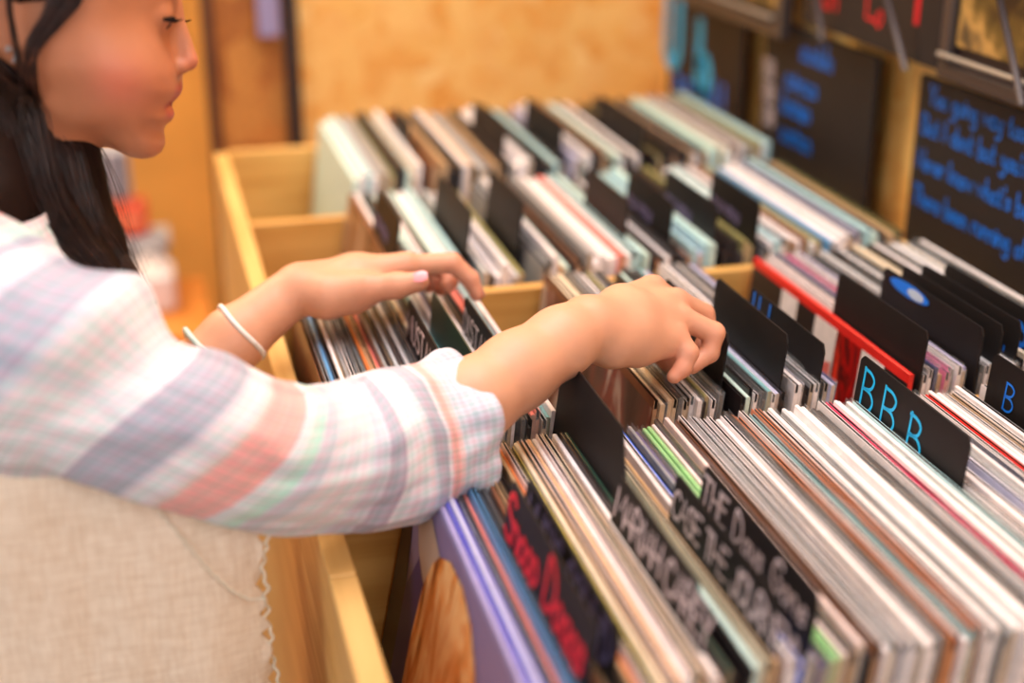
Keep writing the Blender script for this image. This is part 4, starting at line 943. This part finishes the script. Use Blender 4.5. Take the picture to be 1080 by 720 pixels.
def sleeve(name, cl, ru, rd, s0, cuff=True, tilt=.38, sd=0, NS=230, NT=120):
    P = catmull(np.array([c for c in cl]), NS); RU = np.interp(np.linspace(0, 1, NS), np.linspace(0, 1, len(ru)), ru); RD = np.interp(np.linspace(0, 1, NS), np.linspace(0, 1, len(rd)), rd)
    ker = np.ones(15) / 15; RU = np.convolve(np.pad(RU, 7, 'edge'), ker, 'valid'); RD = np.convolve(np.pad(RD, 7, 'edge'), ker, 'valid')
    seg = np.r_[0, np.cumsum(np.linalg.norm(np.diff(P, axis=0), axis=1))]; V = []; UVs = []
    for i in range(NS):
        t = P[min(i + 1, NS - 1)] - P[max(i - 1, 0)]; t /= np.linalg.norm(t)
        b = np.cross(FW, t); b /= np.linalg.norm(b); b *= np.sign(b @ UP); a = np.cross(t, b)    # b up, a depth
        f = i / (NS - 1)
        for k in range(NT):
            th = 2 * math.pi * k / NT; cu, cd = math.cos(th), math.sin(th)
            wob = 0
            p0 = P[i] + b * cu * RU[i] + a * cd * RD[i]
            wob += .0050 * fbm((seg[i] * 9, cu * .9 + cd * .4, cd * .9), 1.6, sd)
            fold = math.sin((seg[i] * 46 + cu * 2.0 + 1.3 * fbm(p0, 9, sd)) * 1.0)
            wob += .0016 * fold * (.4 + .6 * sstep(.35, .75, f))
            if cuff: wob += .0055 * sstep(.90, 1.0, f) * math.sin(th * 5 + 1.0) + .0028 * sstep(.8, .9, f) * (1 - sstep(.93, .97, f)) * -1
            if f < .5: wob += .010 * math.exp(-((seg[i] - .085 - .03 * cu) / .016) ** 2) * max(0, cu * .9 + .35) - .010 * math.exp(-((seg[i] - .122 - .03 * cu) / .020) ** 2) * max(0, cu * .6 + .5)
            p = p0 + (b * cu + a * cd) * wob; V.append(p)
            kk = tilt * (1 - sstep(.55, .85, f)); UVs.append(((s0 + seg[i] / .00066 + kk * (-cu) * RU[i] / .00066 + 200) / 760, th / (2 * math.pi) * .55))
    Fs = []
    for i in range(NS - 1):
        for k in range(NT): Fs.append((i * NT + k, i * NT + (k + 1) % NT, (i + 1) * NT + (k + 1) % NT, (i + 1) * NT + k))
    n = len(V)   # inward turn at the cuff gives the cloth thickness and the inside of the cuff
    for r_, dz in ((.985, .0015), (.955, 0), (.93, -.012), (.90, -.035)):
        j = NS - 1 if dz >= -.005 else NS - 1 + int(dz / seg[-1] * NS)
        for k in range(NT): V.append(P[j] + (np.array(V[j * NT + k]) - P[j]) * r_ + (P[-1] - P[-2]) / np.linalg.norm(P[-1] - P[-2]) * max(dz, 0)); UVs.append((UVs[j * NT + k][0], UVs[j * NT + k][1]))
    prev = (NS - 1) * NT
    for q_ in range(4):
        st_ = n + q_ * NT
        for k in range(NT): Fs.append((prev + k, prev + (k + 1) % NT, st_ + (k + 1) % NT, st_ + k))
        prev = st_
    Fs.append(tuple(range(NT))[::-1])
    return mk(name, V, Fs, M_plaid, girl, smooth=True, uv=UVs)
clR = [PY(-70, 330, .90), PY(0, 372, .868), PY(90, 405, .850), PY(190, 447, .838), PY(290, 484, .842), PY(370, 482, .864), PY(430, 464, .888), PY(486, 450, .908)]
px = .00064
sleeve('shirt_sleeve', clR, [108 * px, 118 * px, 105 * px, 91 * px, 79 * px, 76 * px, 86 * px, 92 * px, 84 * px], [.050, .058, .058, .054, .050, .047, .046, .048, .048], -75)
clL = [LA[0] + (-.02, -.005, .01), LA[1], EL_L + (0, 0, .0), PY(176, 432, 1.127), PY(205, 404, 1.136)]
sleeve('shirt_sleeve', clL, [.05, .055, .050, .046, .044], [.05, .055, .050, .044, .042], -30, tilt=.3, sd=7, NS=110, NT=60)
# shirt body
def loft(name, rings, mt, NT=96, sd=0, wr=.004, thick=None, uvs=True):
    V = []; UVs = []; n = len(rings)
    R = catmull(np.array(rings, float), 70)
    for i, (cx, cy, cz, rx, ry) in enumerate(R):
        for k in range(NT):
            th = 2 * math.pi * k / NT; c_, s_ = math.cos(th), math.sin(th); e = .85
            x = cx + rx * abs(c_) ** e * np.sign(c_); y = cy + ry * abs(s_) ** e * np.sign(s_)
            wv = wr * fbm((x, y, cz), 11, sd); V.append((x + c_ * wv, y + s_ * wv, cz)); UVs.append(((y * 1.3 / .00066 * .8 + 300) / 760 % 1, cz * 1.0))
    Fs = [(i * NT + k, i * NT + (k + 1) % NT, (i + 1) * NT + (k + 1) % NT, (i + 1) * NT + k) for i in range(len(R) - 1) for k in range(NT)]
    return mk(name, V, Fs, mt, girl, smooth=True, uv=UVs)
loft('shirt_body', [(-.118, .99, .86, .105, .140), (-.115, .99, .98, .098, .130), (-.118, .99, 1.08, .098, .134), (-.125, .99, 1.15, .088, .135), (-.125, .99, 1.195, .068, .112), (-.122, .99, 1.225, .058, .074), (-.118, .99, 1.238, .053, .062)], M_plaid)
co = MB()
ring = [(-.120 + .056 * math.cos(t), .99 + .066 * math.sin(t), 1.232 - .010 * math.cos(t)) for t in np.linspace(.5, 2 * math.pi - .5, 40)]
co.tube(ring, .005, 8); co.build('collar', mat('mint_collar', srgb(200, 226, 218), .8), girl, smooth=True)
# ---- linen apron
def linen_mat():
    m = bpy.data.materials.new('linen'); m.use_nodes = True; nt = m.node_tree; b = nt.nodes['Principled BSDF']; L = nt.links.new
    tc = nt.nodes.new('ShaderNodeTexCoord'); mp = nt.nodes.new('ShaderNodeMapping'); mp.inputs['Scale'].default_value = (500, 500, 60); L(tc.outputs['Object'], mp.inputs[0])
    n = nt.nodes.new('ShaderNodeTexNoise'); n.inputs['Scale'].default_value = 1; n.inputs['Detail'].default_value = 3; L(mp.outputs[0], n.inputs['Vector'])
    mp2 = nt.nodes.new('ShaderNodeMapping'); mp2.inputs['Scale'].default_value = (60, 60, 600); L(tc.outputs['Object'], mp2.inputs[0])
    n2 = nt.nodes.new('ShaderNodeTexNoise'); n2.inputs['Scale'].default_value = 1; L(mp2.outputs[0], n2.inputs['Vector'])
    ad = nt.nodes.new('ShaderNodeMath'); L(n.outputs[0], ad.inputs[0]); L(n2.outputs[0], ad.inputs[1])
    r = ramp_node(nt, [(.35, srgb(228, 204, 178)), (.65, srgb(250, 233, 211))]); ml = nt.nodes.new('ShaderNodeMath'); ml.operation = 'MULTIPLY'; ml.inputs[1].default_value = .5; L(ad.outputs[0], ml.inputs[0]); L(ml.outputs[0], r.inputs[0]); L(r.outputs[0], b.inputs['Base Color'])
    bp = nt.nodes.new('ShaderNodeBump'); bp.inputs['Strength'].default_value = .5; bp.inputs['Distance'].default_value = .001; L(ml.outputs[0], bp.inputs['Height']); L(bp.outputs[0], b.inputs['Normal']); b.inputs['Roughness'].default_value = .9
    return m
M_linen = linen_mat()
def cloth_sheet(name, plan, z0, z1, edge_wave, mt, sd=0, NU=200, NZ=110, amp=.006, edge_fn=None):
    P = catmull(np.array(plan, float), NU); V = []
    for j in range(NZ + 1):
        z = z0 + (z1 - z0) * j / NZ; low = (z1 - z) / (z1 - z0)
        for i in range(NU):
            f = i / (NU - 1); t = P[min(i + 1, NU - 1)] - P[max(i - 1, 0)]; t /= np.linalg.norm(t); nrm = np.array([t[1], -t[0]])
            c = np.array([-.12, .99]); 
            if nrm @ (P[i] - c) < 0: nrm = -nrm
            p = np.array([P[i][0], P[i][1], z]); wv = amp * fbm(p * [1, 1, .35], 14, sd) + .004 * low * math.sin(f * 34 + sd) 
            e = sstep(.955, 1, f); e2 = sstep(.0, .04, f)
            wv += e * .0035 * math.sin(z * 260 + 2 * math.sin(z * 90)); q_ = P[i] + nrm * (wv + low * .012)
            q_ = q_ + t * e * (.0030 * math.sin(z * 330) + edge_wave * math.sin(z * 48 + 1))
            V.append((q_[0], q_[1], z))
    Fs = [(j * NU + i, j * NU + i + 1, (j + 1) * NU + i + 1, (j + 1) * NU + i) for j in range(NZ) for i in range(NU - 1)]
    o = mk(name, V, Fs, mt, girl, smooth=True)
    sm = o.modifiers.new('cloth_thickness', 'SOLIDIFY'); sm.thickness = .0016; sm.offset = -1
    return o
cloth_sheet('apron', [(-.235, 1.02), (-.24, .93), (-.20, .855), (-.12, .832), (-.04, .826), (.02, .828), (.048, .838)], 0.30, 1.125, .0015, M_linen)
cloth_sheet('apron_front', [(-.05, .868), (.0, .850), (.030, .862), (.040, .93), (.040, 1.03), (.015, 1.10), (-.04, 1.135)], .30, 1.055, .002, M_linen, sd=5)
hem = [PY(x, y, .8235) for x, y in ((160, 528), (176, 548), (196, 572), (216, 596), (236, 616), (254, 628), (268, 632), (280, 630))]
hb = MB(); hp = catmull(np.array(hem), 60); hb.tube([p + np.array([.0008 * math.sin(i * 1.7), 0, .0008 * math.cos(i * 2.3)]) for i, p in enumerate(hp)], .0009, 6); hb.build('apron_hem', mat('pale_thread', srgb(232, 222, 200), .9), girl, smooth=True)
fr_ = MB()
frp = [(.0500 + .0014 * math.sin(z * 250 + 2 * math.sin(z * 70)) + .0010 * math.sin(z * 640) + .0015 * math.sin(z * 48 + 1), .838 + .002 * math.sin(z * 160 + 1), z) for z in np.linspace(.32, 1.11, 520)]
fr_.tube(frp, .0011, 5); fr_.build('apron_fringe', mat('pale_thread', srgb(232, 222, 200), .9), girl, smooth=True)
loft('trousers', [(-.118, .99, .30, .10, .135), (-.118, .99, .50, .10, .138), (-.118, .99, .70, .10, .138), (-.118, .99, .88, .092, .126)], mat('denim', srgb(70, 78, 104), .8, noise_amt=.2, noise_scale=200))
sh = MB()
for y in (.92, 1.06):
    sh.tube([(-.155, y, .036), (-.13, y, .05), (-.06, y, .048), (.0, y, .040), (.045, y, .033), (.062, y, .028)], [.012, .036, .037, .035, .030, .012], 16)
sh.build('shoes', mat('white_canvas', srgb(228, 224, 220), .7), girl, smooth=True)
print('girl done', round(_t.time() - _t0, 1))
# ================================================================== light and camera
def area(name, loc, target, sx, sy, power, col=(1, .96, .9), spread=180):
    l = bpy.data.lights.new(name, 'AREA'); l.shape = 'RECTANGLE'; l.size = sx; l.size_y = sy; l.energy = power; l.color = col; l.spread = math.radians(spread)
    o = bpy.data.objects.new(name, l); C.collection.objects.link(o); o.location = loc
    d = Vector(target) - Vector(loc); o.rotation_euler = d.to_track_quat('-Z', 'Y').to_euler(); return o
area('front_key_light', (1.0, -1.3, 2.4), (.3, 1.0, 1.0), 1.6, 1.2, 40, (.97, .965, 1))  # added key light out of view at the front right, no window there
area('side_fill_light', (-1.6, -.4, 1.9), (.0, 1.0, 1.1), 1.2, 1.0, 14, (1, .96, .97))  # added fill from the left that lifts the near side, no window there
area('ceiling_light', (.45, 1.0, 2.7), (.45, 1.05, 1.0), 1.2, 1.2, 32, (.99, .965, 1))
area('ceiling_light_far', (.3, 1.9, 2.8), (.45, 2.3, .9), .9, .5, 9, (1, .90, .76))
area('ceiling_light_back', (-.7, 2.7, 2.8), (-.4, 3.3, .6), 1.0, .6, 44, (1, .86, .62))
w = bpy.data.worlds.new('shop_ambient'); C.world = w; w.use_nodes = True
w.node_tree.nodes['Background'].inputs[0].default_value = (.98, .95, 1, 1); w.node_tree.nodes['Background'].inputs[1].default_value = .29
cd = bpy.data.cameras.new('camera'); cam = bpy.data.objects.new('camera', cd); C.collection.objects.link(cam); C.camera = cam
cd.sensor_width = 36; cd.lens = 50; cam.location = CAM
Mx = np.array([RT, UP, -FW]).T
from mathutils import Matrix
cam.rotation_euler = Matrix(Mx.tolist()).to_euler()
cd.clip_start = .02
cd.dof.use_dof = True; cd.dof.focus_distance = 1.09; cd.dof.aperture_fstop = 2.05
C.view_settings.view_transform = 'Standard'; C.view_settings.look = 'None'; C.view_settings.gamma = 1; C.view_settings.use_curve_mapping = False
C.view_settings.exposure = 0.17
